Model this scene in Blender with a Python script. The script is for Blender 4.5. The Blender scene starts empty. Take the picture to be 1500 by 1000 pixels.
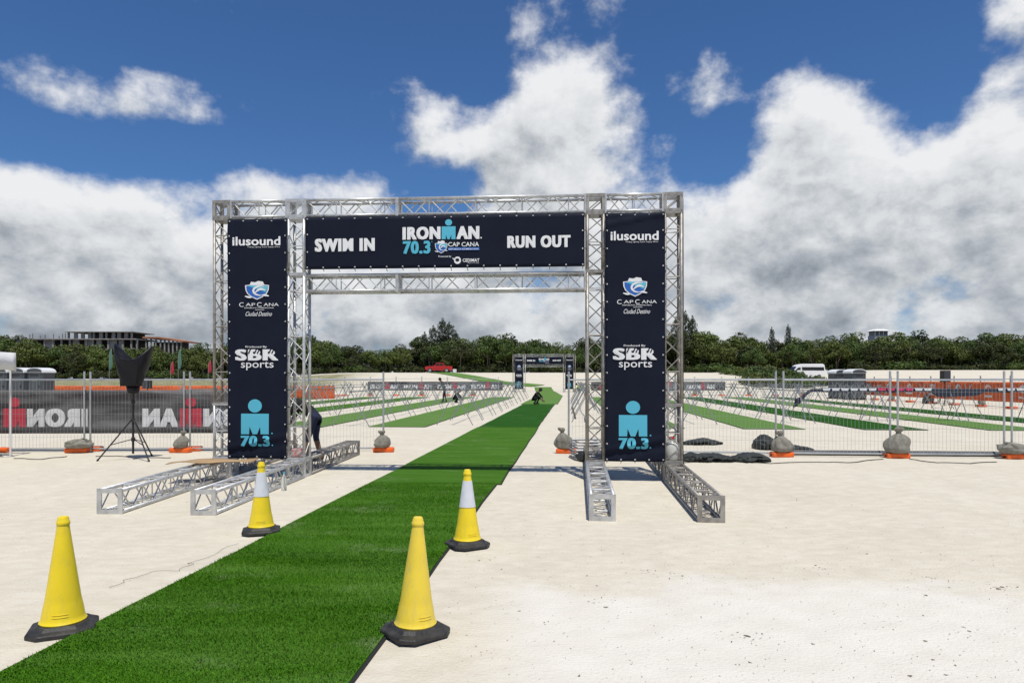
import bpy, bmesh, math, random
import numpy as np
from mathutils import Vector, Matrix, noise as mnoise
rnd = random.Random(7)
R = math.radians
sc = bpy.context.scene
col = sc.collection

# ------------------------------------------------------------------ camera
F, CX, HY, H = 1000.0, 750.0, 554.0, 1.6        # focal in photo pixels, centre, horizon row, eye height
cam = bpy.data.cameras.new('camera')
cam.sensor_width = 36.0
cam.lens = 36.0 * F / 1500.0
cam.shift_y = (HY - 500.0) / 1500.0
cam.clip_end = 4000
co = bpy.data.objects.new('camera', cam); col.objects.link(co)
co.location = (0, 0, H); co.rotation_euler = (R(90), 0, 0)
sc.camera = co

# ------------------------------------------------------------------ sun and sky
SH = Vector((-0.082, 0.33, -1.0)).normalized()   # direction the light travels
sun = bpy.data.lights.new('sun', 'SUN'); sun.energy = 4.2; sun.angle = R(0.5); sun.color = (1, .96, .875)
so = bpy.data.objects.new('sun', sun); col.objects.link(so)
so.rotation_euler = SH.to_track_quat('-Z', 'Y').to_euler()
so.location = (0, -5, 30)
elev = math.asin(-SH.z); azim = math.atan2(-SH.x, -SH.y)

w = bpy.data.worlds.new('World'); sc.world = w; w.use_nodes = True
w.cycles.sampling_method = 'MANUAL'; w.cycles.sample_map_resolution = 512
nt = w.node_tree; nt.nodes.clear()
def N(t, tree=None):
    return (tree or nt).nodes.new(t)
def mth(op, a, b=None, c=None, tree=None, clamp=False):
    tr = tree or nt
    n = tr.nodes.new('ShaderNodeMath'); n.operation = op; n.use_clamp = clamp
    for i, v in enumerate((a, b, c)):
        if v is None: continue
        if isinstance(v, (int, float)): n.inputs[i].default_value = v
        else: tr.links.new(v, n.inputs[i])
    return n.outputs[0]
def ang(px, py):
    a = (px - CX) / F; b = (HY - py) / F
    return math.atan(a), math.atan(b * math.cos(math.atan(a)))
# cloud density as a node group in (azimuth, elevation)
blobs = [(815, 110, 80, 100, 1.05), (790, 245, 170, 80, .75), (1200, 185, 120, 75, .85), (1260, 265, 170, 70, .5),
         (1470, 160, 65, 80, .6), (1490, 5, 60, 26, .6), (110, 152, 100, 34, .46), (305, 142, 85, 38, .66),
         (1045, 130, 36, 40, .6), (625, 205, 60, 45, .5), (350, 262, 45, 30, .45), (500, 268, 75, 26, .38), (70, 262, 70, 28, .35),
         (640, 282, 60, 42, -.45), (1062, 225, 42, 60, -.65), (230, 218, 260, 34, -.5), (1215, 35, 90, 45, -.7), (1375, 110, 40, 70, -.6), (940, 110, 40, 60, -.3)]
def density_group(name, detail):
    g = bpy.data.node_groups.new(name, 'ShaderNodeTree')
    g.interface.new_socket('az', in_out='INPUT', socket_type='NodeSocketFloat')
    g.interface.new_socket('el', in_out='INPUT', socket_type='NodeSocketFloat')
    g.interface.new_socket('density', in_out='OUTPUT', socket_type='NodeSocketFloat')
    gi = g.nodes.new('NodeGroupInput'); go = g.nodes.new('NodeGroupOutput')
    az, el = gi.outputs[0], gi.outputs[1]
    cmb = g.nodes.new('ShaderNodeCombineXYZ')
    g.links.new(mth('SINE', az, tree=g), cmb.inputs[0]); g.links.new(mth('MULTIPLY', el, 1.25, tree=g), cmb.inputs[1]); g.links.new(mth('COSINE', az, tree=g), cmb.inputs[2])
    mp = g.nodes.new('ShaderNodeMapping'); mp.inputs['Location'].default_value = (3.1, 1.7, .4); g.links.new(cmb.outputs[0], mp.inputs[0])
    n = g.nodes.new('ShaderNodeTexNoise'); n.inputs['Scale'].default_value = 6.5; n.inputs['Detail'].default_value = detail; n.inputs['Roughness'].default_value = .585
    g.links.new(mp.outputs[0], n.inputs['Vector'])
    D = mth('MULTIPLY', mth('SUBTRACT', n.outputs[0], .5, tree=g), 2.7, tree=g)
    mr = g.nodes.new('ShaderNodeMapRange'); mr.interpolation_type = 'SMOOTHSTEP'; g.links.new(el, mr.inputs[0])
    mr.inputs[1].default_value = R(8.5); mr.inputs[2].default_value = R(19); mr.inputs[3].default_value = .52; mr.inputs[4].default_value = -.50
    D = mth('ADD', D, mr.outputs[0], tree=g)
    for (px, py, rx, ry, amp) in blobs:
        a0, e0 = ang(px, py)
        dx = mth('MULTIPLY_ADD', az, F / rx * .9, -a0 * F / rx * .9, tree=g); dy = mth('MULTIPLY_ADD', el, F / ry, -e0 * F / ry, tree=g)
        d2 = mth('MULTIPLY_ADD', dx, dx, mth('MULTIPLY', dy, dy, tree=g), tree=g)
        D = mth('MULTIPLY_ADD', mth('POWER', .45, d2, tree=g), amp, D, tree=g)
    g.links.new(D, go.inputs[0]); return g
GFULL, GSOFT = density_group('cloud_density', 8), density_group('cloud_density_soft', 4)
tc = N('ShaderNodeTexCoord'); sp = N('ShaderNodeSeparateXYZ'); nt.links.new(tc.outputs['Generated'], sp.inputs[0])
azs = mth('ARCTAN2', sp.outputs[0], sp.outputs[1]); els = mth('ARCSINE', sp.outputs[2])
def dens(g, da, de):
    n = N('ShaderNodeGroup'); n.node_tree = g
    nt.links.new(mth('ADD', azs, da), n.inputs[0]); nt.links.new(mth('ADD', els, de), n.inputs[1])
    return n.outputs[0]
D0, S0, S1 = dens(GFULL, 0, 0), dens(GSOFT, 0, 0), dens(GSOFT, .010, .030)
al = N('ShaderNodeMapRange'); al.interpolation_type = 'SMOOTHSTEP'; nt.links.new(D0, al.inputs[0])
al.inputs[1].default_value = -.14; al.inputs[2].default_value = .44
lit = mth('MULTIPLY_ADD', mth('SUBTRACT', S0, S1), .80, mth('MULTIPLY', mth('SUBTRACT', D0, S0), 1.0))
lowr = N('ShaderNodeMapRange'); nt.links.new(els, lowr.inputs[0])
lowr.inputs[1].default_value = R(1); lowr.inputs[2].default_value = R(14); lowr.inputs[3].default_value = .50; lowr.inputs[4].default_value = .78
thick = mth('MULTIPLY', mth('MAXIMUM', mth('SUBTRACT', S0, .35), 0.0), -.30)
cv_ = N('ShaderNodeCombineXYZ'); nt.links.new(azs, cv_.inputs[0]); nt.links.new(mth('MULTIPLY', els, 1.5), cv_.inputs[1])
bil = N('ShaderNodeTexNoise'); bil.inputs['Scale'].default_value = 11; bil.inputs['Detail'].default_value = 7; bil.inputs['Roughness'].default_value = .58; bil.inputs['Distortion'].default_value = .5
nt.links.new(cv_.outputs[0], bil.inputs['Vector'])
puff = mth('MULTIPLY', mth('SUBTRACT', bil.outputs[0], .5), .9)
shade = mth('ADD', mth('ADD', mth('ADD', lit, puff), lowr.outputs[0]), thick, clamp=True)
ramp = N('ShaderNodeValToRGB'); nt.links.new(shade, ramp.inputs[0])
ramp.color_ramp.elements[0].position = 0.0; ramp.color_ramp.elements[0].color = (.20, .235, .28, 1)
ramp.color_ramp.elements[1].position = 1.0; ramp.color_ramp.elements[1].color = (.92, .93, .95, 1)
for p_, c_ in ((.35, (.43, .47, .52, 1)), (.7, (.76, .785, .81, 1))):
    e = ramp.color_ramp.elements.new(p_); e.color = c_
sky = N('ShaderNodeTexSky'); sky.sky_type = 'NISHITA'; sky.sun_disc = False
sky.sun_elevation = elev; sky.sun_rotation = azim; sky.altitude = 0; sky.air_density = 1.0; sky.dust_density = .1; sky.ozone_density = 5.0
tint = N('ShaderNodeMix'); tint.data_type = 'RGBA'; tint.blend_type = 'MULTIPLY'; tint.inputs[0].default_value = 1.0
nt.links.new(sky.outputs[0], tint.inputs[6]); tint.inputs[7].default_value = (.58, .84, 1.12, 1)
bg1 = N('ShaderNodeBackground'); nt.links.new(tint.outputs[2], bg1.inputs[0]); bg1.inputs[1].default_value = .085
bg2 = N('ShaderNodeBackground'); nt.links.new(ramp.outputs[0], bg2.inputs[0]); bg2.inputs[1].default_value = .92
mx = N('ShaderNodeMixShader'); nt.links.new(al.outputs[0], mx.inputs[0]); nt.links.new(bg1.outputs[0], mx.inputs[1]); nt.links.new(bg2.outputs[0], mx.inputs[2])
ow = N('ShaderNodeOutputWorld'); nt.links.new(mx.outputs[0], ow.inputs[0])

sc.view_settings.view_transform = 'Standard'; sc.view_settings.look = 'None'
sc.view_settings.exposure = 0.0; sc.view_settings.gamma = 1.0; sc.view_settings.use_curve_mapping = False

# ------------------------------------------------------------------ helpers
MATS = {}
def mat(name, color, rough=.6, metal=0.0, var=0.0, vscale=5.0, bump=0.0, bscale=40.0, color2=None, spec=.5, stretch=None, trans=0.0, alpha=1.0):
    if name in MATS: return MATS[name]
    m = bpy.data.materials.new(name); m.use_nodes = True
    t = m.node_tree; b = t.nodes['Principled BSDF']
    b.inputs['Roughness'].default_value = rough; b.inputs['Metallic'].default_value = metal
    b.inputs['Specular IOR Level'].default_value = spec
    b.inputs['Base Color'].default_value = (*color, 1)
    tcn = t.nodes.new('ShaderNodeTexCoord'); src = tcn.outputs['Object']
    if stretch:
        mp = t.nodes.new('ShaderNodeMapping'); mp.inputs['Scale'].default_value = stretch
        t.links.new(src, mp.inputs[0]); src = mp.outputs[0]
    if var > 0 or color2:
        n = t.nodes.new('ShaderNodeTexNoise'); n.inputs['Scale'].default_value = vscale; n.inputs['Detail'].default_value = 6
        t.links.new(src, n.inputs['Vector'])
        rp = t.nodes.new('ShaderNodeValToRGB'); t.links.new(n.outputs[0], rp.inputs[0])
        rp.color_ramp.elements[0].position = .3; rp.color_ramp.elements[1].position = .7
        c2 = color2 or tuple(min(1, c * (1 + var)) for c in color)
        c1 = color if color2 else tuple(c * (1 - var) for c in color)
        rp.color_ramp.elements[0].color = (*c1, 1); rp.color_ramp.elements[1].color = (*c2, 1)
        t.links.new(rp.outputs[0], b.inputs['Base Color'])
    if bump > 0:
        n2 = t.nodes.new('ShaderNodeTexNoise'); n2.inputs['Scale'].default_value = bscale; n2.inputs['Detail'].default_value = 5
        t.links.new(src, n2.inputs['Vector'])
        bp = t.nodes.new('ShaderNodeBump'); bp.inputs['Strength'].default_value = bump; bp.inputs['Distance'].default_value = .02
        t.links.new(n2.outputs[0], bp.inputs['Height']); t.links.new(bp.outputs[0], b.inputs['Normal'])
    if trans: b.inputs['Transmission Weight'].default_value = trans
    if alpha < 1: b.inputs['Alpha'].default_value = alpha
    MATS[name] = m
    return m

class MB:
    def __init__(s): s.v = []; s.f = []
    def add(s, vs, fs):
        o = len(s.v); s.v += [tuple(p) for p in vs]; s.f += [tuple(i + o for i in f) for f in fs]
    def box(s, x0, x1, y0, y1, z0, z1):
        s.add([(x0, y0, z0), (x1, y0, z0), (x1, y1, z0), (x0, y1, z0), (x0, y0, z1), (x1, y0, z1), (x1, y1, z1), (x0, y1, z1)],
              [(0, 3, 2, 1), (4, 5, 6, 7), (0, 1, 5, 4), (1, 2, 6, 5), (2, 3, 7, 6), (3, 0, 4, 7)])
    def cbox(s, x0, x1, y0, y1, z0, z1, c):      # box with chamfered edges (octagonal section in every direction)
        bm = bmesh.new(); bmesh.ops.create_cube(bm, size=1)
        for v in bm.verts:
            v.co = Vector(((x0 + x1) / 2 + v.co.x * (x1 - x0), (y0 + y1) / 2 + v.co.y * (y1 - y0), (z0 + z1) / 2 + v.co.z * (z1 - z0)))
        bmesh.ops.bevel(bm, geom=bm.edges[:], offset=c, segments=2, affect='EDGES', profile=.5)
        bm.verts.ensure_lookup_table(); bm.verts.index_update()
        s.add([v.co[:] for v in bm.verts], [[v.index for v in f.verts] for f in bm.faces]); bm.free()
    def tube(s, p0, p1, r, n=8, r1=None, caps=True):
        p0 = Vector(p0); p1 = Vector(p1); r1 = r if r1 is None else r1
        d = (p1 - p0)
        if d.length < 1e-6: return
        d.normalize(); a = d.orthogonal().normalized(); b = d.cross(a)
        vs = []
        for p, rr in ((p0, r), (p1, r1)):
            for k in range(n):
                t = 2 * math.pi * k / n
                vs.append(p + (a * math.cos(t) + b * math.sin(t)) * rr)
        fs = [(k, (k + 1) % n, n + (k + 1) % n, n + k) for k in range(n)]
        if caps: fs += [tuple(range(n - 1, -1, -1)), tuple(range(n, 2 * n))]
        s.add(vs, fs)
    def path(s, pts, r, n=6):
        pts = [Vector(p) for p in pts]; rings = []
        a = None
        for i, p in enumerate(pts):
            d = (pts[min(i + 1, len(pts) - 1)] - pts[max(i - 1, 0)]).normalized()
            if a is None: a = d.orthogonal().normalized()
            else: a = (a - d * a.dot(d)).normalized()
            b = d.cross(a)
            rr = r[i] if isinstance(r, (list, tuple)) else r
            rings.append([p + (a * math.cos(2 * math.pi * k / n) + b * math.sin(2 * math.pi * k / n)) * rr for k in range(n)])
        vs = [q for ring in rings for q in ring]; fs = []
        for i in range(len(pts) - 1):
            for k in range(n):
                fs.append((i * n + k, i * n + (k + 1) % n, (i + 1) * n + (k + 1) % n, (i + 1) * n + k))
        fs += [tuple(range(n - 1, -1, -1)), tuple(range((len(pts) - 1) * n, len(pts) * n))]
        s.add(vs, fs)
    def lathe(s, prof, n=24, c=(0, 0)):
        vs = []; fs = []
        for (r, z) in prof:
            for k in range(n):
                t = 2 * math.pi * k / n; vs.append((c[0] + r * math.cos(t), c[1] + r * math.sin(t), z))
        m = len(prof)
        for i in range(m - 1):
            for k in range(n):
                fs.append((i * n + k, i * n + (k + 1) % n, (i + 1) * n + (k + 1) % n, (i + 1) * n + k))
        fs += [tuple(range(n - 1, -1, -1)), tuple(range((m - 1) * n, m * n))]
        s.add(vs, fs)
    def prism(s, poly, y0, y1):        # polygon in xz, extruded along y
        n = len(poly)
        vs = [(x, y0, z) for x, z in poly] + [(x, y1, z) for x, z in poly]
        fs = [(k, (k + 1) % n, n + (k + 1) % n, n + k) for k in range(n)] + [tuple(range(n - 1, -1, -1)), tuple(range(n, 2 * n))]
        s.add(vs, fs)
    def mesh(s, name, smooth=False):
        me = bpy.data.meshes.new(name); me.from_pydata([tuple(p) for p in s.v], [], s.f); me.update()
        bm = bmesh.new(); bm.from_mesh(me); bmesh.ops.recalc_face_normals(bm, faces=bm.faces); bm.to_mesh(me); bm.free()
        if smooth:
            for p in me.polygons: p.use_smooth = True
        return me
    def build(s, name, m, parent=None, smooth=False, loc=None, rot=None):
        return link(name, s.mesh(name, smooth), m, parent, loc, rot)
def link(name, me, m, parent=None, loc=None, rot=None):
    if m is not None and not me.materials: me.materials.append(m)
    o = bpy.data.objects.new(name, me); col.objects.link(o)
    if parent: o.parent = parent
    if loc is not None: o.location = loc
    if rot is not None: o.rotation_euler = rot
    return o
def tag(o, label=None, cat=None, group=None, kind=None):
    if label: o['label'] = label
    if cat: o['category'] = cat
    if group: o['group'] = group
    if kind: o['kind'] = kind
    return o
def empty(name, loc=(0, 0, 0), rz=0, label=None, cat=None, group=None):
    o = bpy.data.objects.new(name, None); col.objects.link(o); o.location = loc; o.rotation_euler = (0, 0, rz)
    o.empty_display_size = .2
    return tag(o, label, cat, group)
def copy_tree(o, parent=None):
    c = o.copy(); col.objects.link(c)
    if parent: c.parent = parent
    for ch in o.children: copy_tree(ch, c)
    return c
def smooth_by_angle(o, a=40):
    me = o.data
    for p in me.polygons: p.use_smooth = True
    bm = bmesh.new(); bm.from_mesh(me)
    for e in bm.edges:
        if len(e.link_faces) == 2 and e.calc_face_angle(0) > R(a): e.smooth = False
    bm.to_mesh(me); bm.free()
    return o
def S(t): t = max(0, min(1, t)); return t * t * (3 - 2 * t)
def hgt(x, y):                                     # terrain height
    if y < 84: return 0.0
    q = x / max(y, 1)
    crest = 2.6 + .45 * S((q - .35) / .2) - 1.1 * S((-.22 - q) / .2)
    return crest * S((y - 84) / 36)
def at(px, py, z=0.0):
    Y = F * (H - z) / (py - HY); return Vector(((px - CX) / F * Y, Y, z))
def atY(px, Y, z=0.0): return Vector(((px - CX) / F * Y, Y, z))

# ------------------------------------------------------------------ materials
SAND = bpy.data.materials.new('sand'); SAND.use_nodes = True
def sand_nodes():
    t = SAND.node_tree; b = t.nodes['Principled BSDF']; L = t.links.new
    b.inputs['Roughness'].default_value = .95; b.inputs['Specular IOR Level'].default_value = .15
    tcn = t.nodes.new('ShaderNodeTexCoord'); P = tcn.outputs['Object']
    def nz(scale, det, stretch=(1, 1, 1), rough=.55):
        mp = t.nodes.new('ShaderNodeMapping'); mp.inputs['Scale'].default_value = stretch; L(P, mp.inputs[0])
        n = t.nodes.new('ShaderNodeTexNoise'); n.inputs['Scale'].default_value = scale; n.inputs['Detail'].default_value = det
        n.inputs['Roughness'].default_value = rough; L(mp.outputs[0], n.inputs['Vector']); return n.outputs[0]
    def rmp(v, p0, c0, p1, c1):
        r = t.nodes.new('ShaderNodeValToRGB'); L(v, r.inputs[0]); e = r.color_ramp.elements
        e[0].position = p0; e[0].color = (*c0, 1); e[1].position = p1; e[1].color = (*c1, 1); return r.outputs[0]
    def mix(f, a, bb, bt='MIX'):
        m = t.nodes.new('ShaderNodeMix'); m.data_type = 'RGBA'; m.blend_type = bt
        if isinstance(f, float): m.inputs[0].default_value = f
        else: L(f, m.inputs[0])
        for s_, v in ((6, a), (7, bb)):
            if isinstance(v, tuple): m.inputs[s_].default_value = (*v, 1)
            else: L(v, m.inputs[s_])
        return m.outputs[2]
    def mm(op, a, bb, cl=False):
        return mth(op, a, bb, tree=t, clamp=cl)
    sx = t.nodes.new('ShaderNodeSeparateXYZ'); L(P, sx.inputs[0]); X, Y, Z = sx.outputs
    base = rmp(nz(.6, 6, (1, .6, 1)), .3, (.60, .545, .435), .7, (.70, .645, .535))
    base = mix(.55, base, rmp(nz(9, 6, (.55, 1, 1), .65), .35, (.57, .51, .395), .68, (.725, .675, .57)))
    base = mix(mm('MULTIPLY', rmp(nz(1.7, 8, (1, .8, 1), .7), .46, (0, 0, 0), .66, (1, 1, 1)), .45), base, (.53, .485, .39))
    # paler swept sand patch in the foreground, right of the turf
    edge = mm('ADD', mm('MULTIPLY', nz(1.1, 8, (1, 1, 1), .68), 2.2), mm('MULTIPLY', mm('ABSOLUTE', mm('SUBTRACT', X, 2.2), 0.0), .12))
    pm = t.nodes.new('ShaderNodeMapRange'); pm.interpolation_type = 'SMOOTHSTEP'
    L(mm('SUBTRACT', mm('ADD', Y, edge), .35), pm.inputs[0]); pm.inputs[1].default_value = 5.8; pm.inputs[2].default_value = 6.5; pm.inputs[3].default_value = 1; pm.inputs[4].default_value = 0
    xm = t.nodes.new('ShaderNodeMapRange'); xm.interpolation_type = 'SMOOTHSTEP'; L(X, xm.inputs[0])
    xm.inputs[1].default_value = -.4; xm.inputs[2].default_value = .3
    pale = mm('MULTIPLY', pm.outputs[0], xm.outputs[0])
    base = mix(pale, base, rmp(nz(3, 6), .3, (.68, .64, .56), .7, (.74, .70, .63)))
    # small dark specks
    sp_ = rmp(nz(70, 2), .69, (0, 0, 0), .76, (1, 1, 1))
    base = mix(mm('MULTIPLY', nz(38, 6, (1, 1, 1), .7), .14), base, (.50, .43, .33))
    base = mix(mm('MULTIPLY', sp_, .35), base, (.25, .21, .16))
    # dry grass verge far left and leaf litter with painted shade under the trees
    gl = t.nodes.new('ShaderNodeMapRange'); L(mm('ADD', mm('MULTIPLY', X, -1.0), mm('MULTIPLY', nz(.15, 4), 10.0)), gl.inputs[0])
    gl.inputs[1].default_value = 26; gl.inputs[2].default_value = 33
    gy = t.nodes.new('ShaderNodeMapRange'); L(Y, gy.inputs[0]); gy.inputs[1].default_value = 66; gy.inputs[2].default_value = 74
    gy2 = t.nodes.new('ShaderNodeMapRange'); L(Y, gy2.inputs[0]); gy2.inputs[1].default_value = 112; gy2.inputs[2].default_value = 116; gy2.inputs[3].default_value = 1; gy2.inputs[4].default_value = 0
    verge = mm('MULTIPLY', mm('MULTIPLY', gl.outputs[0], gy.outputs[0]), gy2.outputs[0])
    base = mix(verge, base, rmp(nz(.8, 6), .35, (.16, .17, .07), .65, (.36, .32, .2)))
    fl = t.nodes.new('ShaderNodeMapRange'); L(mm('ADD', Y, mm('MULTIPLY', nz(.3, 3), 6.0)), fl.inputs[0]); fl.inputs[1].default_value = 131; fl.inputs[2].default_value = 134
    base = mix(fl.outputs[0], base, rmp(nz(1.5, 5), .3, (.03, .03, .015), .7, (.08, .07, .035)))  # litter tone kept very dark, standing in for the shade of the forest depth
    L(base, b.inputs['Base Color'])
    hsum = mm('ADD', mm('MULTIPLY', nz(3.0, 6, (.5, 1, 1)), .9), mm('MULTIPLY', nz(45, 5), .55))
    # faint tyre-swept ridges
    wv = t.nodes.new('ShaderNodeTexWave'); wv.inputs['Scale'].default_value = 1.3; wv.inputs['Distortion'].default_value = 6; wv.inputs['Detail'].default_value = 3
    mp = t.nodes.new('ShaderNodeMapping'); mp.inputs['Rotation'].default_value = (0, 0, R(62)); L(P, mp.inputs[0]); L(mp.outputs[0], wv.inputs['Vector'])
    hsum = mm('ADD', hsum, mm('MULTIPLY', wv.outputs[1], .12))
    bp = t.nodes.new('ShaderNodeBump'); bp.inputs['Strength'].default_value = .75; bp.inputs['Distance'].default_value = .03
    L(hsum, bp.inputs['Height']); L(bp.outputs[0], b.inputs['Normal'])
sand_nodes()
def turf_mat(name, c1, c2, c3):
    m = bpy.data.materials.new(name); m.use_nodes = True; t = m.node_tree; b = t.nodes['Principled BSDF']; L = t.links.new
    b.inputs['Roughness'].default_value = .85; b.inputs['Specular IOR Level'].default_value = .08
    tcn = t.nodes.new('ShaderNodeTexCoord'); P = tcn.outputs['Object']
    n = t.nodes.new('ShaderNodeTexNoise'); n.inputs['Scale'].default_value = 90; n.inputs['Detail'].default_value = 3; L(P, n.inputs['Vector'])
    r = t.nodes.new('ShaderNodeValToRGB'); L(n.outputs[0], r.inputs[0]); e = r.color_ramp.elements
    e[0].position = .35; e[0].color = (*c1, 1); e[1].position = .68; e[1].color = (*c2, 1)
    mp = t.nodes.new('ShaderNodeMapping'); mp.inputs['Scale'].default_value = (.35, 2.2, 1); L(P, mp.inputs[0])
    n2 = t.nodes.new('ShaderNodeTexNoise'); n2.inputs['Scale'].default_value = 1.6; n2.inputs['Detail'].default_value = 5; L(mp.outputs[0], n2.inputs['Vector'])
    r2 = t.nodes.new('ShaderNodeValToRGB'); L(n2.outputs[0], r2.inputs[0]); r2.color_ramp.elements[0].position = .42; r2.color_ramp.elements[1].position = .7
    r2.color_ramp.elements[0].color = (0, 0, 0, 1); r2.color_ramp.elements[1].color = (.55, .55, .55, 1)
    mx_ = t.nodes.new('ShaderNodeMix'); mx_.data_type = 'RGBA'; L(r2.outputs[0], mx_.inputs[0]); L(r.outputs[0], mx_.inputs[6]); mx_.inputs[7].default_value = (*c3, 1)
    n3 = t.nodes.new('ShaderNodeTexNoise'); n3.inputs['Scale'].default_value = 1.1; n3.inputs['Detail'].default_value = 9; n3.inputs['Roughness'].default_value = .72; L(P, n3.inputs['Vector'])
    r3 = t.nodes.new('ShaderNodeValToRGB'); L(n3.outputs[0], r3.inputs[0]); r3.color_ramp.elements[0].position = .55; r3.color_ramp.elements[1].position = .80; r3.color_ramp.elements[1].color = (.6, .6, .6, 1)
    m3 = t.nodes.new('ShaderNodeMix'); m3.data_type = 'RGBA'; L(r3.outputs[0], m3.inputs[0]); L(mx_.outputs[2], m3.inputs[6]); m3.inputs[7].default_value = (.30, .33, .20, 1)
    L(m3.outputs[2], b.inputs['Base Color'])
    bp = t.nodes.new('ShaderNodeBump'); bp.inputs['Strength'].default_value = .8; bp.inputs['Distance'].default_value = .02
    L(n.outputs[0], bp.inputs['Height']); L(bp.outputs[0], b.inputs['Normal'])
    return m
TURF = turf_mat('turf_green', (.027, .080, .004), (.070, .20, .011), (.10, .22, .03))
TURF_DARK = turf_mat('turf_dark_green', (.010, .058, .003), (.022, .105, .006), (.028, .115, .010))
TURF_PALE = turf_mat('turf_pale_green', (.075, .16, .03), (.13, .25, .055), (.16, .27, .075))
BACKING = mat('turf_backing', (.012, .013, .014), .8)
ALU = mat('aluminium_clean', (.55, .55, .54), .5, .6, var=.22, vscale=9)
ALU_OLD = mat('aluminium_weathered', (.33, .31, .28), .55, .55, var=.3, vscale=12)
GALV = mat('galvanised_steel', (.46, .48, .49), .45, .6, var=.12, vscale=6)
WIRE = mat('fence_wire', (.42, .43, .43), .5, .5)
NAVY = mat('banner_navy', (.0085, .0115, .024), .7, var=.1, vscale=3, bump=.06, bscale=3, spec=.12)
WHITE = mat('print_white', (.80, .80, .80), .6)
CYAN = mat('print_cyan', (.085, .45, .60), .6)
BLUE = mat('print_blue', (.02, .12, .45), .6)
TEAL = mat('print_teal', (.10, .50, .62), .6)
BLACK = mat('black_rubber', (.010, .010, .011), .6, color2=(.045, .042, .038), vscale=16, bump=.25, bscale=50)
TIE = mat('black_tie', (.01, .01, .01), .5)
def scuffed(name, c, dirt, amount):
    m = mat(name, c, .42, var=.05, vscale=6); t = m.node_tree; b_ = t.nodes['Principled BSDF']; L = t.links.new
    src = b_.inputs['Base Color'].links[0].from_socket
    tcn = t.nodes.new('ShaderNodeTexCoord'); mp = t.nodes.new('ShaderNodeMapping'); mp.inputs['Scale'].default_value = (1, 1, .35); L(tcn.outputs['Object'], mp.inputs[0])
    n = t.nodes.new('ShaderNodeTexNoise'); n.inputs['Scale'].default_value = 22; n.inputs['Detail'].default_value = 8; n.inputs['Roughness'].default_value = .7; L(mp.outputs[0], n.inputs['Vector'])
    r_ = t.nodes.new('ShaderNodeValToRGB'); L(n.outputs[0], r_.inputs[0]); r_.color_ramp.elements[0].position = .52; r_.color_ramp.elements[1].position = .78
    r_.color_ramp.elements[1].color = (amount, amount, amount, 1)
    mx_ = t.nodes.new('ShaderNodeMix'); mx_.data_type = 'RGBA'; L(r_.outputs[0], mx_.inputs[0]); L(src, mx_.inputs[6]); mx_.inputs[7].default_value = (*dirt, 1); L(mx_.outputs[2], b_.inputs['Base Color'])
    return m
YEL = scuffed('cone_yellow', (.86, .64, .014), (.46, .37, .12), .38)
YEL2 = scuffed('cone_yellow_faded', (.82, .61, .05), (.48, .40, .20), .55)
REFL = mat('cone_reflective_sleeve', (.62, .63, .66), .45, var=.06, vscale=14)
ORANGE = mat('orange_plastic', (.80, .13, .012), .5, var=.12, vscale=8)
SACK = mat('sackcloth', (.225, .215, .180), .95, var=.22, vscale=14, bump=.5, bscale=55)
BARK = mat('bark', (.16, .13, .10), .9, var=.35, vscale=6)
CONC = mat('raw_concrete', (.30, .28, .25), .9, var=.25, vscale=.6)

# ------------------------------------------------------------------ ground
def axis(stops):
    out = []
    for (a, b, n) in stops: out += list(np.linspace(a, b, n, endpoint=False))
    return out + [stops[-1][1]]
xs = axis([(-1500, -200, 10), (-200, 200, 120), (200, 1500, 10)])
ys = axis([(-60, 80, 14), (80, 125, 32), (125, 300, 20), (300, 3000, 10)])
gv = [(x, y, hgt(x, y)) for y in ys for x in xs]; nx = len(xs)
gf = [(j * nx + i, j * nx + i + 1, (j + 1) * nx + i + 1, (j + 1) * nx + i) for j in range(len(ys) - 1) for i in range(nx - 1)]
me = bpy.data.meshes.new('ground'); me.from_pydata(gv, [], gf); me.update()
for p in me.polygons: p.use_smooth = True
tag(link('ground', me, SAND), kind='structure')

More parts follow.
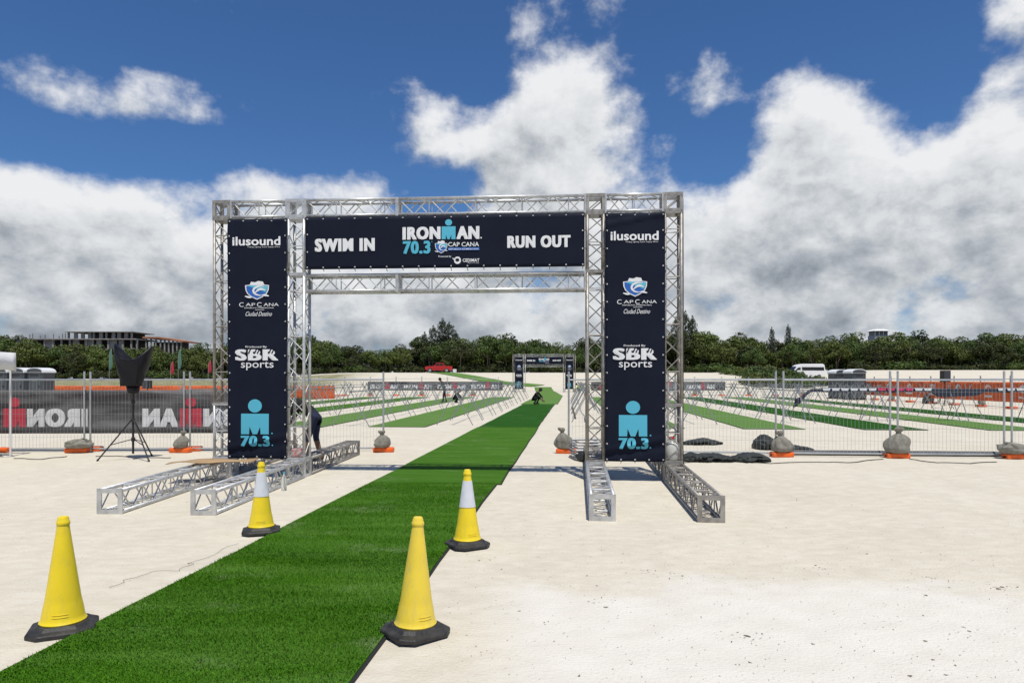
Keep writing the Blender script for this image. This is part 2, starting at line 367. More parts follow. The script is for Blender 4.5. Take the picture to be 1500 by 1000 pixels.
# ------------------------------------------------------------------ turf rolls
CD = .0903                                          # slope of the main turf: dx per metre of depth
def cx(y): return -2.13 + CD * y
def turf_roll(name, pts, width, m, label, group, z=.006, th=.014, wob=.012, seed=0, base=None):
    """strip along a list of (x,y) centre points; black backing with a green pile sheet on top"""
    r = random.Random(seed)
    dense = []
    for i in range(len(pts) - 1):
        a, b = Vector(pts[i]), Vector(pts[i + 1]); n = max(2, int((b - a).length / 1.2))
        for k in range(n): dense.append(a.lerp(b, k / n))
    dense.append(Vector(pts[-1]))
    o0 = Vector((dense[0].x, dense[0].y, 0))
    L, Rr = [], []
    for i, p in enumerate(dense):
        d = (dense[min(i + 1, len(dense) - 1)] - dense[max(i - 1, 0)]).normalized(); nrm = Vector((d.y, -d.x))
        L.append(p - nrm * (width / 2 + r.uniform(-wob, wob))); Rr.append(p + nrm * (width / 2 + r.uniform(-wob, wob)))
    def sheet(inset, z0, z1):
        vs = []; 
        for l, q in zip(L, Rr):
            u = (q - l).normalized() * inset; l2, q2 = l + u, q - u
            for zz in (z0, z1):
                for s_ in (l2, q2): vs.append((s_.x - o0.x, s_.y - o0.y, hgt(s_.x, s_.y) + zz))
        fs = []
        for i in range(len(L) - 1):
            a, b = i * 4, (i + 1) * 4
            fs += [(a + 2, a + 3, b + 3, b + 2), (a, b, b + 1, a + 1), (a, a + 2, b + 2, b), (a + 1, b + 1, b + 3, a + 3)]
        fs += [(0, 1, 3, 2), (len(L) * 4 - 4, len(L) * 4 - 2, len(L) * 4 - 1, len(L) * 4 - 3)]
        mb = MB(); mb.add(vs, fs); return mb
    root = empty('turf_roll', o0, 0, label, 'turf roll', group)
    sheet(0, z, z + th * .6).build('backing', BACKING, root)
    sheet(.018, z + th * .6 + .001, z + th + .004).build('pile', m, root)
    return root
GT = 'green turf rolls laid as the main aisle'
t1 = turf_roll('turf_roll', [(cx(1.2), 1.2), (cx(6), 6), (cx(10.3), 10.3)], 1.95, TURF, 'green artificial turf roll beside the four yellow cones', GT, seed=1)
turf_roll('turf_roll', [(cx(10.33) + .035, 10.33), (cx(16) + .02, 16), (cx(22.1), 22.1)], 2.0, TURF, 'green artificial turf roll running under the big truss arch', GT, seed=2)
turf_roll('turf_roll', [(cx(22.13), 22.13), (cx(42), 42)], 1.95, TURF_DARK, 'darkest green turf roll ending at the crouching person in the aisle', GT, seed=3)
turf_roll('turf_roll', [(cx(42.03), 42.03), (cx(62), 62), (4.0, 80), (4.2, 93)], 2.3, TURF_PALE, 'pale green turf roll leading through the far truss arch', GT, seed=4)
turf_roll('turf_roll', [(3.6, 94.5), (-2, 99), (-8, 109), (-13.5, 119), (-19, 126)], 3.2, TURF_PALE, 'green turf path bending up the sand slope to the trees', GT, seed=5, z=.05)
# real pile blades where the turf is near
def blades(root, y0, y1, dens_):
    rs = np.random.RandomState(3)
    n = int(1.9 * (y1 - y0) * dens_)
    yy = rs.uniform(y0, y1, n); xx = (-2.13 + CD * yy) + rs.uniform(-.955, .955, n)
    a = rs.uniform(0, 2 * np.pi, n); wd = rs.uniform(.0022, .0045, n); hh = rs.uniform(.010, .024, n)
    lx = rs.normal(0, .009, n); ly = rs.normal(-.004, .008, n) + .006 * np.sin(yy * 4.3 + 1.2 * np.sin(xx * 2.1 + yy * .7)) * np.sin(yy * 1.1 + xx * .9)
    V = np.zeros((n, 3, 3)); o0 = root.location; zb = .02
    V[:, 0] = np.stack([xx - np.cos(a) * wd, yy - np.sin(a) * wd, np.full(n, zb)], 1)
    V[:, 1] = np.stack([xx + np.cos(a) * wd, yy + np.sin(a) * wd, np.full(n, zb)], 1)
    V[:, 2] = np.stack([xx + lx, yy + ly, zb + hh], 1)
    V -= np.array([o0.x, o0.y, 0])
    me = bpy.data.meshes.new('blades'); me.vertices.add(n * 3); me.loops.add(n * 3); me.polygons.add(n)
    me.vertices.foreach_set('co', V.reshape(-1)); me.loops.foreach_set('vertex_index', np.arange(n * 3, dtype=np.int32))
    me.polygons.foreach_set('loop_start', np.arange(0, n * 3, 3, dtype=np.int32)); me.polygons.foreach_set('loop_total', np.full(n, 3, dtype=np.int32))
    me.update()
    o = link('blades', me, BLADE, root); o['kind'] = 'stuff'
BLADE = turf_mat('turf_blades', (.038, .118, .004), (.122, .32, .014), (.20, .36, .07))
blades(t1, 2.6, 6.2, 13000); blades(t1, 6.2, 10.3, 6000)

SD = .085
def strip(xr, y0, y1, m, label, wd=1.9, seed=0):
    c = xr - wd / 2
    return turf_roll('turf_roll', [(c, y0), (c + SD * (y1 - y0), y1)], wd, m, label, 'turf strips between the bike racks', seed=seed)
for i, (xr, y0, m, lab) in enumerate([
    (-2.83, 22.4, TURF_PALE, 'pale green turf strip just left of the main aisle'),
    (-6.2, 22.3, TURF_PALE, 'green turf strip second to the left of the main aisle'),
    (-9.9, 23.5, TURF, 'green turf strip third to the left of the main aisle'),
    (-13.6, 25, TURF, 'green turf strip fourth to the left of the main aisle'),
    (-17.2, 27, TURF_PALE, 'green turf strip farthest left of the main aisle'),
    (5.5, 21.8, TURF_PALE, 'pale green turf strip just right of the main aisle'),
    (9.18, 21.4, TURF_PALE, 'pale green turf strip second to the right of the main aisle'),
    (12.8, 21.05, TURF_DARK, 'dark green turf strip third to the right of the main aisle'),
    (16.5, 20.8, TURF_PALE, 'pale green turf strip fourth to the right of the main aisle'),
    (19.9, 21.0, TURF_DARK, 'dark green turf strip farthest right of the main aisle')]):
    strip(xr, y0, 58, m, lab, seed=20 + i)

# ------------------------------------------------------------------ text and logos
_tc = {}
def glyphs(s, bold=0.0, shear=0.0):
    """unit-box lettering as (x, z, depth step); heavy weights stack shifted copies, each a hair proud of the last"""
    k = (s, bold, shear)
    if k in _tc: return _tc[k]
    heavy = bold > .03
    cu = bpy.data.curves.new('t', 'FONT'); cu.body = s; cu.offset = .012 if heavy else bold; cu.shear = shear; cu.resolution_u = 3; cu.fill_mode = 'FRONT'
    if heavy: cu.space_character = 1.0 + bold * 2.6
    ob = bpy.data.objects.new('t', cu); col.objects.link(ob)
    dg = bpy.context.evaluated_depsgraph_get()
    me = bpy.data.meshes.new_from_object(ob.evaluated_get(dg))
    v0 = [v.co[:2] for v in me.vertices]; f0 = [tuple(p.vertices) for p in me.polygons]
    bpy.data.objects.remove(ob); bpy.data.curves.remove(cu); bpy.data.meshes.remove(me)
    vs = []; fs = []
    sh = [(0, 0)] if not heavy else [(bold * a_, bold * b_) for a_ in (-1, -.5, 0, .5, 1) for b_ in (-.35, .35)]
    for i, (dx, dy) in enumerate(sh):
        o = len(vs); vs += [(a_ + dx, b_ + dy, i) for a_, b_ in v0]; fs += [tuple(q + o for q in f) for f in f0]
    x0 = min(v[0] for v in vs); x1 = max(v[0] for v in vs); y0 = min(v[1] for v in vs); y1 = max(v[1] for v in vs)
    vs = [((a_ - x0) / (x1 - x0), (b_ - y0) / (y1 - y0), i) for a_, b_, i in vs]
    _tc[k] = (vs, fs); return _tc[k]
class Print:
    """flat print on a cloth standing in the local xz plane, facing -y; follows the cloth's displacement"""
    def __init__(s, disp, mirror=None, off=.005): s.d = disp; s.layers = {}; s.mir = mirror; s.off = off
    def put(s, m, pts, faces, lay=0):
        s.cnt = getattr(s, 'cnt', 0) + 1
        mb = s.layers.setdefault((s.nm, s.cnt), (m, MB()))[1]
        vs = []
        for q in pts:
            x, z = q[:2]; dep = q[2] * .0004 if len(q) > 2 else 0
            if s.mir is not None: x = 2 * s.mir - x
            vs.append((x, s.d(x, z) - s.off - .0016 * lay - dep, z))
        mb.add(vs, faces)
    def text(s, t, x0, x1, z0, z1, m=None, bold=0.0, shear=0.0, lay=0):
        vs, fs = glyphs(t, bold, shear); s.nm = 'lettering'
        s.put(m or WHITE, [(x0 + a * (x1 - x0), z0 + b * (z1 - z0), k_) for a, b, k_ in vs], fs, lay)
    def poly(s, pts, m, lay=0): s.nm = 'printed_emblem'; s.put(m, pts, [tuple(range(len(pts)))], lay)
    def ell(s, cx_, cz, rx, rz, m, lay=0, n=28): s.poly([(cx_ + rx * math.cos(2 * math.pi * k / n), cz + rz * math.sin(2 * math.pi * k / n)) for k in range(n)], m, lay)
    def stroke(s, pts, wds, m, lay=0):       # tapered ribbon
        n = len(pts); Lp = []; Rp = []; s.nm = 'printed_emblem'
        for i in range(n):
            a = Vector(pts[max(0, i - 1)]); b = Vector(pts[min(n - 1, i + 1)]); d = (b - a).normalized(); q = Vector((-d.y, d.x)) * wds[i] / 2
            p = Vector(pts[i]); Lp.append(tuple(p + q)); Rp.append(tuple(p - q))
        s.put(m, Lp + Rp, [(i, i + 1, n + i + 1, n + i) for i in range(n - 1)], lay)
    def mdot(s, x0, x1, z0, z1, m, dot=True, lay=0):
        s.nm = 'printed_emblem'; w_ = x1 - x0; h_ = z1 - z0; X = lambda a: x0 + a * w_; Z = lambda b: z0 + b * h_
        s.put(m, [(X(a), Z(b)) for a, b in [(0, 0), (.29, 0), (.31, .36), (.42, 0), (.58, 0), (.69, .36), (.71, 0), (1, 0), (1, .36), (1, 1), (0, 1), (0, .36)]],
              [(0, 1, 2, 11), (2, 3, 4, 5), (5, 6, 7, 8), (11, 2, 5, 8, 9, 10)], lay)
        if dot: s.ell((x0 + x1) / 2, z1 + h_ * .05 + w_ * .235, w_ * .25, w_ * .23, m, lay)
    def ironman(s, x0, x1, z0, z1, mc, lay=0):
        W = x1 - x0
        s.text('IRON', x0, x0 + .498 * W, z0, z1, WHITE, .062, lay=lay)
        s.mdot(x0 + .512 * W, x0 + .692 * W, z0, z1, mc, lay=lay)
        s.text('AN', x0 + .704 * W, x1, z0, z1, WHITE, .062, lay=lay)
    def shield(s, cx_, cz, w_, h_):
        P = lambda a, b: (cx_ + a * w_ / 2, cz + b * h_ / 2)
        out = [(-1, .55), (-.55, .62), (-.3, .6), (.3, .6), (.55, .62), (1, .55), (.97, .05), (.82, -.35), (.5, -.7), (0, -1), (-.5, -.7), (-.82, -.35), (-.97, .05)]
        s.poly([P(a, b) for a, b in out], WHITE, 0)
        s.poly([P(a, b) for a, b in [(-.62, .55), (-.5, .92), (-.15, .86), (.1, 1.0), (.5, .93), (.62, .55)]], WHITE, 0)
        s.poly([P(a * .9, b * .88 + .0) for a, b in out], BLUE, 1)
        s.poly([P(a, b) for a, b in [(-.85, .47), (.0, .53), (.86, .47), (.84, .05), (.7, -.22), (.3, .0), (-.1, .2), (-.5, .36)]], TEAL, 2)
        arc = [P(.32 + .62 * math.cos(t), -.05 + .5 * math.sin(t)) for t in [R(60 + k * 20) for k in range(12)]]
        s.stroke(arc, [w_ * .02 + w_ * .07 * math.sin(math.pi * k / 11) for k in range(12)], WHITE, 3)
        arc2 = [P(.75 - .95 * q, -.02 + .32 * math.sin(q * 3.0) - .35 * q) for q in [k / 9 for k in range(10)]]
        s.stroke(arc2, [w_ * .015 + w_ * .08 * math.sin(math.pi * k / 9) for k in range(10)], WHITE, 4)
        rib = [P(-1.0 + 2.0 * q, -.62 - .12 * math.sin(q * math.pi * 2)) for q in [k / 10 for k in range(11)]]
        s.stroke(rib[:4], [w_ * .03, w_ * .07, w_ * .08, w_ * .02], WHITE, 3); s.stroke(rib[7:], [w_ * .02, w_ * .08, w_ * .07, w_ * .03], WHITE, 3)
    def build(s, parent):
        for (name, _), (m, mb) in s.layers.items():
            me = bpy.data.meshes.new(name); me.from_pydata(mb.v, [], mb.f); me.update()
            link(name, me, m, parent)

def cloth(name, w_, h_, disp, m, parent=None, z0=0.0, th=.003, nx_=24, nz_=40):
    vs = []; fs = []
    for s_ in (0, 1):
        for j in range(nz_ + 1):
            for i in range(nx_ + 1):
                x = w_ * i / nx_; z = z0 + h_ * j / nz_
                vs.append((x, disp(x, z) + s_ * th, z))
    n = (nx_ + 1) * (nz_ + 1); q = nx_ + 1
    for j in range(nz_):
        for i in range(nx_):
            a = j * q + i
            fs += [(a, a + 1, a + q + 1, a + q), (n + a + q, n + a + q + 1, n + a + 1, n + a)]
    for i in range(nx_):
        fs += [(i, n + i, n + i + 1, i + 1), (nz_ * q + i, nz_ * q + i + 1, n + nz_ * q + i + 1, n + nz_ * q + i)]
    for j in range(nz_):
        a = j * q; b = a + nx_
        fs += [(a, a + q, n + a + q, n + a), (b, n + b, n + b + q, b + q)]
    me = bpy.data.meshes.new(name); me.from_pydata(vs, [], fs); me.update()
    for p in me.polygons: p.use_smooth = True
    return link(name, me, m, parent)

# ------------------------------------------------------------------ truss
T = .30; CR = .024
_sec = {}
def section_meshes(L):
    k = round(L, 3)
    if k in _sec: return _sec[k]
    h = T / 2 - CR
    fr = MB()
    pw, pt = .052, .022
    for z0 in (0,):
        q = T / 2
        fr.box(-q, q, -q, -q + pw, z0, z0 + pt); fr.box(-q, q, q - pw, q, z0, z0 + pt)
        fr.box(-q, -q + pw, -q + pw, q - pw, z0, z0 + pt); fr.box(q - pw, q, -q + pw, q - pw, z0, z0 + pt)
    ch = MB(); ch.tube((0, 0, pt), (0, 0, L - pt), CR, 10)
    lc = MB(); n = max(2, round(L / .24))
    for i in range(n):
        z0 = pt + (L - 2 * pt) * i / n; z1 = pt + (L - 2 * pt) * (i + 1) / n
        a, b = (-h, h) if i % 2 == 0 else (h, -h)
        lc.tube((a, 0, z0), (b, 0, z1), .0095, 6, caps=False)
    for i in range(2, n, 3):
        zz = pt + (L - 2 * pt) * i / n
        lc.tube((-h, 0, zz), (h, 0, zz), .0085, 6, caps=False)
    _sec[k] = (fr.mesh('end_frame'), smooth_mesh(ch.mesh('chord')), smooth_mesh(lc.mesh('lacing')))
    return _sec[k]
def smooth_mesh(me):
    for p in me.polygons: p.use_smooth = len(p.vertices) == 4
    return me
def section(parent, L, loc, rot, m):
    fr, ch, lc = section_meshes(L)
    def mk(me):
        key = me.name + '|' + m.name
        if key not in _sec: 
            c = me.copy(); c.materials.append(m); _sec[key] = c
        return _sec[key]
    s = empty('truss_section', loc); s.rotation_euler = rot; s.parent = parent
    link('end_frame', mk(fr), None, s); link('end_frame', mk(fr), None, s, (0, 0, L - .022))
    h = T / 2 - CR
    for sx_ in (-h, h):
        for sy in (-h, h): link('chord', mk(ch), None, s, (sx_, sy, 0))
    for k, (x, y, rz) in enumerate([(0, -h, 0), (0, h, math.pi), (-h, 0, -math.pi / 2), (h, 0, math.pi / 2)]):
        link('lacing', mk(lc), None, s, (x, y, 0), (0, 0, rz))
    return s
def corner(parent, loc, rz, m):
    if 'cube' not in _sec:
        mb = MB(); q = T / 2; p = .05
        for sx_ in (-1, 1):
            for sy in (-1, 1):
                x0, x1 = sorted((sx_ * q, sx_ * (q - p))); y0, y1 = sorted((sy * q, sy * (q - p)))
                mb.box(x0, x1, y0, y1, 0, T)
        for z0 in (0, T - p):
            for s_ in (-1, 1):
                a, b = sorted((s_ * (q - .002), s_ * (q - p)))
                mb.box(-q + p, q - p, a, b, z0, z0 + p); mb.box(a, b, -q + p, q - p, z0, z0 + p)
        br = MB(); h = q - .03
        for s_ in (-1, 1):
            br.tube((-h, s_ * h, p), (h, s_ * h, T - p), .0095, 6); br.tube((s_ * h, -h, T - p), (s_ * h, h, p), .0095, 6)
        bl = MB()
        for sx_ in (-1, 1):
            for sz in (.03, T - .03):
                bl.tube((sx_ * (q - .025), -q - .008, sz), (sx_ * (q - .025), -q + .002, sz), .011, 6)
        _sec['cube'] = (mb.mesh('corner_block'), br.mesh('brace'), bl.mesh('bolts'))
    a, b, c = _sec['cube']
    def mk(me):
        key = me.name + '|' + m.name
        if key not in _sec:
            d = me.copy(); d.materials.append(m); _sec[key] = d
        return _sec[key]
    o = link('corner_block', mk(a), None, parent, loc, (0, 0, rz))
    link('brace', mk(b), None, o); link('bolts', mk(c), None, o)
    return o
TH = R(3.9)
UT = [.15, 1.39, 6.19, 7.39]                        # tower centre lines along the arch
def make_arch(loc, rz, label):
    root = empty('truss_arch', loc, rz, label, 'arch')
    dirs = [.012 - .068, .042 - .068, .095 - .068, .095 - .068]
    for i, u in enumerate(UT):
        old = i >= 2
        m = ALU_OLD if old else ALU
        q = -math.atan(dirs[i])
        corner(root, (u, .15, 0), q, m)
        d = Vector((math.sin(-q), math.cos(-q), 0))
        ln = 3.03
        c0 = Vector((u, .15, .15))
        # near leg: local z runs toward the camera, far leg away from it
        m1 = ALU if i != 3 else ALU_OLD
        section(root, ln, c0 - d * (.15 + .001), Matrix.Rotation(q, 4, 'Z').to_3x3().to_4x4().to_euler() if False else (R(90), 0, q), m1)
        section(root, ln, c0 + d * (.15 + .001), (R(-90), 0, q), ALU_OLD)
        if i in (0, 3): spans = [(.302, 1.188), (1.19, 4.188)]
        else: spans = [(.302, 3.278), (3.28, 4.188)]
        for z0, z1 in spans: section(root, z1 - z0, (u, .15, z0), (0, 0, (i % 2) * math.pi / 2), ALU_OLD if (old or (i == 0 and z0 > 1)) and not (i == 1) else ALU)
        corner(root, (u, .15, 4.19), 0, ALU_OLD if i in (0, 2, 3) else ALU)
    def beam(x0, x1, zc): section(root, x1 - x0, (x0, .15, zc), (0, R(90), 0), ALU)
    for zc in (4.34,):
        beam(.301, 1.239, zc); beam(6.341, 7.239, zc)
    for zc in (4.34, 3.13):
        beam(1.541, 3.04, zc); beam(3.042, 6.039, zc)
    return root
ARCH = Vector((-4.87, 11.09, 0))
arch = make_arch(ARCH, -TH, 'big aluminium truss arch with dark banners spanning the green aisle')

# banners of the arch --------------------------------------------------------
def grommets(parent, w_, h_, z0, disp, stepx, stepz, reach, sides='lrtb'):
    g_ = MB(); t_ = MB()
    spots = []
    nxx = max(1, round(w_ / stepx)); nzz = max(1, round(h_ / stepz))
    for i in range(nxx + 1):
        x = .03 + (w_ - .06) * i / nxx
        if 't' in sides: spots.append((x, z0 + h_ - .03, 0, 1))
        if 'b' in sides: spots.append((x, z0 + .03, 0, -1))
    for j in range(1, nzz):
        z = z0 + h_ * j / nzz
        if 'l' in sides: spots.append((.03, z, -1, 0))
        if 'r' in sides: spots.append((w_ - .03, z, 1, 0))
    for (x, z, sx_, sz) in spots:
        y = disp(x, z)
        g_.tube((x, y - .004, z), (x, y + .001, z), .012, 8)
        ln = reach * rnd.uniform(.8, 1.15)
        t_.path([(x, y - .007, z), (x + sx_ * ln * .5, y - .012, z + sz * ln * .5), (x + sx_ * ln, y + .045, z + sz * ln)], .0055, 5)
    a = g_.build('grommets', WHITE, parent); a['kind'] = 'stuff'
    b = t_.build('cable_ties', TIE, parent); b['kind'] = 'stuff'
def pillar_banner(arch_root, u0, w_, label, crease):
    def disp(x, z):
        b = .006 * math.sin(x * 5 + z * 1.1) + .004 * math.sin(z * 4.2 + 1.3 + x * 2)
        b += .022 * math.exp(-((z - .40 - .16 * x) / .05) ** 2) * (1 if crease else .7) - .018 * math.exp(-((z - .47 - .22 * x) / .035) ** 2) + .010 * math.sin(x * 22) * math.exp(-((z - .33) / .10) ** 2) + .008 * math.sin(x * 19 + 1) * math.exp(-((z - 4.15) / .08) ** 2) + .004 * math.sin(z * 11) * (abs(x / w_ - .5) * 2) ** 3
        if crease: b -= .020 * math.exp(-((z - 3.98 - .2 * x) / .028) ** 2)
        return b
    mw = arch_root.matrix_basis
    root = empty('tower_banner', mw @ Vector((u0, -.035, 0)), arch_root.rotation_euler.z, label, 'banner', 'dark sponsor banners hung on the truss towers')
    z0, h_ = .31, 3.86
    cloth('cloth', w_, h_, disp, NAVY, root, z0, nx_=20, nz_=90)
    p = Print(disp, off=.008)
    X = lambda a: a * w_; Zp = lambda py: 1.6 + (554 - py) * .01102      # photo row (left tower) -> height
    p.text('ilusound', X(.09), X(.89), Zp(360), Zp(347), bold=.022)
    p.text('Trading. Lighting. Sound. Staging. Effects', X(.34), X(.88), Zp(363.5), Zp(361.2))
    p.shield(X(.50), Zp(425.5), w_ * .40, .30)
    p.text('C', X(.20), X(.275), Zp(449.5), Zp(443)); p.text('AP', X(.31), X(.47), Zp(448.5), Zp(444))
    p.text('C', X(.50), X(.575), Zp(449.5), Zp(443)); p.text('ANA', X(.61), X(.86), Zp(448.5), Zp(444))
    p.text('REPÚBLICA DOMINICANA', X(.29), X(.78), Zp(451.8), Zp(449.9), bold=.01)
    p.poly([(X(.47), Zp(454.2)), (X(.62), Zp(454.2)), (X(.62), Zp(453.7)), (X(.47), Zp(453.7))], WHITE)
    p.text('Ciudad Destino', X(.31), X(.75), Zp(463), Zp(456.5), shear=.45)
    p.text('Produced By', X(.31), X(.67), Zp(510), Zp(506.5), bold=.012)
    p.text('SBR', X(.13), X(.86), Zp(528), Zp(511.5), bold=.05)
    for a in (.30, .35, .45, .50, .69, .74):
        p.poly([(X(a), Zp(518)), (X(a + .022), Zp(518)), (X(a + .062), Zp(511)), (X(a + .04), Zp(511))], NAVY, 4)
    p.text('sports', X(.23), X(.78), Zp(542), Zp(529.5), bold=.004)
    p.mdot(X(.23), X(.70), Zp(635.5), Zp(605.5), CYAN)
    p.text('70.3', X(.225), X(.72), Zp(653.5), Zp(637.5), CYAN, bold=.05)
    p.ell(X(.755), Zp(634), .012, .012, CYAN); p.ell(X(.755), Zp(651.5), .012, .012, CYAN)
    p.build(root)
    grommets(root, w_, h_, z0, disp, .24, .285, .06)
    return root
def header_banner(arch_root, label):
    w_ = 4.46
    def disp(x, z): return .007 * math.sin(x * 2.2 + .4) * math.sin(z * 2 + 1) + .004 * math.sin(x * 5.3)
    root = empty('header_banner', arch_root.matrix_basis @ Vector((1.56, -.03, 0)), arch_root.rotation_euler.z, label, 'banner', 'dark header banners over the aisle')
    z0, h_ = 3.345, .84
    cloth('cloth', w_, h_, disp, NAVY, root, z0, nx_=80, nz_=14)
    p = Print(disp, off=.006)
    X = lambda px: (px - 447) / 405 * w_
    def Z(px, py):
        top = 318.5 - (px - 447) * .0142; bot = 396.5 - (px - 447) * .0035; return z0 + h_ * (bot - py) / (bot - top)
    p.text('SWIM IN', X(461), X(550), Z(505, 370), Z(505, 350.5), bold=.062)
    p.text('RUN OUT', X(742), X(832), Z(787, 366), Z(787, 347.5), bold=.062)
    p.ironman(X(590.5), X(702), Z(646, 352.8), Z(646, 333.4), CYAN)
    p.ell(X(704.5), Z(704, 350.5), .012, .012, WHITE)
    p.text('70.3', X(591), X(631.5), Z(612, 374.5), Z(612, 355), CYAN, bold=.045)
    p.ell(X(633.5), Z(633, 356.5), .008, .008, CYAN)
    p.shield(X(647), Z(647, 364.3), X(656) - X(638), .205)
    p.text('CAP CANA', X(657), X(701.5), Z(680, 363.7), Z(680, 357), bold=.012)
    p.poly([(X(656.5), Z(680, 369.3)), (X(702), Z(680, 369.3)), (X(702), Z(680, 365.2)), (X(656.5), Z(680, 365.2))], BLUE)
    p.text('REPÚBLICA DOMINICANA', X(658), X(701), Z(680, 368.6), Z(680, 366), bold=.012, lay=3)
    p.text('Presented by', X(643), X(661.5), Z(650, 380.5), Z(650, 377.3), bold=.008)
    p.ell(X(670.5), Z(670, 384.5), .055, .058, WHITE); p.ell(X(670.3), Z(670, 384), .032, .026, NAVY, 1)
    p.stroke([(X(663), Z(663, 381)), (X(666), Z(666, 383)), (X(669), Z(669, 381.5))], [.004, .03, .03], WHITE)
    p.text('CEDIMAT', X(678), X(702), Z(690, 387), Z(690, 381.8), bold=.02)
    p.text('Seguro de tu Salud', X(685), X(701), Z(690, 389.5), Z(690, 388))
    p.build(root)
    grommets(root, w_, h_, z0, disp, .27, .28, .06)
    return root
pillar_banner(arch, .275, .985, 'dark vertical sponsor banner on the big arch, left of the aisle', False)
pillar_banner(arch, 6.335, .925, 'dark vertical sponsor banner on the big arch, right of the aisle', True)
header_banner(arch, 'wide dark SWIM IN RUN OUT banner across the big arch')
arch2 = copy_tree(arch); arch2.location = (.08, 82, .0); arch2.rotation_euler.z = -R(3.0)
arch2['label'] = 'distant truss arch standing at the foot of the sand slope'
bpy.context.view_layer.update()
pillar_banner(arch2, .275, .985, 'dark vertical banner on the distant arch, on its left pillar', False)
pillar_banner(arch2, 6.335, .925, 'dark vertical banner on the distant arch, on its right pillar', False)
header_banner(arch2, 'dark header banner across the distant arch')

# ------------------------------------------------------------------ cones
def cone(loc, sleeve, label, rz, m, tilt=(0, 0)):
    root = empty('traffic_cone', loc, rz, label, 'traffic cone', 'yellow traffic cones lining the turf'); root.rotation_euler = (tilt[0], tilt[1], rz)
    b = MB(); a, c = .185, .115
    ring = [(a, -c), (a, c), (c, a), (-c, a), (-a, c), (-a, -c), (-c, -a), (c, -a)]
    prof = [(1, .004), (1.0, .024), (.97, .032), (.80, .040), (.71, .060)]
    vs = []; fs = []
    for s_, z in prof: vs += [(x * s_, y * s_, z) for x, y in ring]
    for i in range(len(prof) - 1):
        for k in range(8): fs.append((i * 8 + k, i * 8 + (k + 1) % 8, (i + 1) * 8 + (k + 1) % 8, (i + 1) * 8 + k))
    fs += [tuple(range(7, -1, -1)), tuple(range(len(prof) * 8 - 8, len(prof) * 8))]
    b.add(vs, fs); smooth_by_angle(b.build('base', BLACK, root), 30)
    c_ = MB(); c_.lathe([(.130, .061), (.132, .068), (.126, .076), (.119, .10), (.108, .165), (.1045, .178), (.099, .205), (.066, .44), (.036, .655), (.0345, .668)], 40)
    bo = smooth_by_angle(c_.build('body', m, root), 50)
    k = MB(); k.lathe([(.037, .669), (.039, .675), (.039, .69), (.033, .698), (.033, .708), (.026, .722), (.0, .724)], 24); smooth_by_angle(k.build('tip', m, bo), 50)
    gr = MB(); gr.add([(-.055, -.1345, .102), (.055, -.1345, .102), (.05, -.131, .118), (-.05, -.131, .118)], [(0, 1, 2, 3)]); 
    rg = MB()
    for zz in (.112, .128):
        rg.path([(.120 * math.sin(t) * (1 - (zz - .1) * 1.4), -.120 * math.cos(t) * (1 - (zz - .1) * 1.4), zz) for t in [R(-22 + 5.5 * i) for i in range(9)]], .0022, 5)
    rg.build('embossed_mark', m, bo)
    if sleeve:
        s_ = MB(); s_.lathe([(.0795, .372), (.0775, .378), (.0448, .612), (.043, .617)], 40); smooth_by_angle(s_.build('reflective_sleeve', REFL, root), 50)
    return root
cone((-2.86, 4.35, 0), False, 'plain yellow cone at the left edge of the turf, no sleeve', R(25), YEL)
cone((-2.60, 7.08, .012), True, 'yellow cone with white sleeve, left of the turf near the floor trusses', R(18), YEL)
cone((-.605, 4.27, .012), False, 'faded yellow cone without sleeve at the right edge of the turf', R(40), YEL2, (R(.6), R(1.2)))
cone((-.425, 6.50, .012), True, 'yellow cone with white sleeve at the right edge of the turf', R(30), YEL)

# ------------------------------------------------------------------ fence panels, feet and sandbags
PH = 1.75
def fence_panel(pa, pb, label, group, wires=True, step=.075, left=True, right=True):
    a = Vector((pa[0], pa[1], 0)); b = Vector((pb[0], pb[1], 0)); L = (b - a).length; rz = math.atan2(b.y - a.y, b.x - a.x)
    root = empty('mesh_fence', (a.x, a.y, hgt(a.x, a.y)), rz, label, 'fence panel', group)
    for x, on in ((0.035, left), (L - .035, right)):
        if on:
            p = MB(); p.tube((x, 0, .02), (x, 0, PH), .021, 10); smooth_by_angle(p.build('post', GALV, root))
    for z in (.075, 1.57):
        p = MB(); p.tube((.05, 0, z), (L - .05, 0, z), .017, 8); smooth_by_angle(p.build('rail', GALV, root))
    if wires:
        m_ = MB(); n = int(L / step)
        for i in range(1, n):
            x = .035 + (L - .07) * i / n; m_.tube((x, .016, .06), (x, .016, 1.585), .0022, 4, caps=False)
        for z in [.075 + .25 * k for k in range(1, 6)]:
            m_.tube((.05, .020, z), (L - .05, .020, z), .0022, 4, caps=False)
        o = m_.build('wire_mesh', WIRE, root); o['kind'] = 'stuff'
    return root
_fm = {}
def foot(loc, rz, label, group='orange fence feet', s=1.0):
    if 'foot' not in _fm:
        b = MB(); b.cbox(-.26, .26, -.12, .12, 0, .115, .03)
        me = b.mesh('block'); me.materials.append(ORANGE); _fm['foot'] = me
        h = MB(); h.lathe([(.03, .113), (.03, .119), (.024, .119), (.024, .114)], 12, (.12, 0))
        hm = h.mesh('socket'); hm.materials.append(BLACK); _fm['sock'] = hm
        e = MB(); e.box(-.262, -.256, -.05, .05, .03, .07)
        em = e.mesh('grip'); em.materials.append(BLACK); _fm['grip'] = em
    root = empty('ballast_block', loc, rz, label, 'fence foot', group); s *= .86; root.scale = (s, s, s * 1.05)
    link('slab', _fm['foot'], None, root); link('socket', _fm['sock'], None, root); link('grip', _fm['grip'], None, root)
    return root
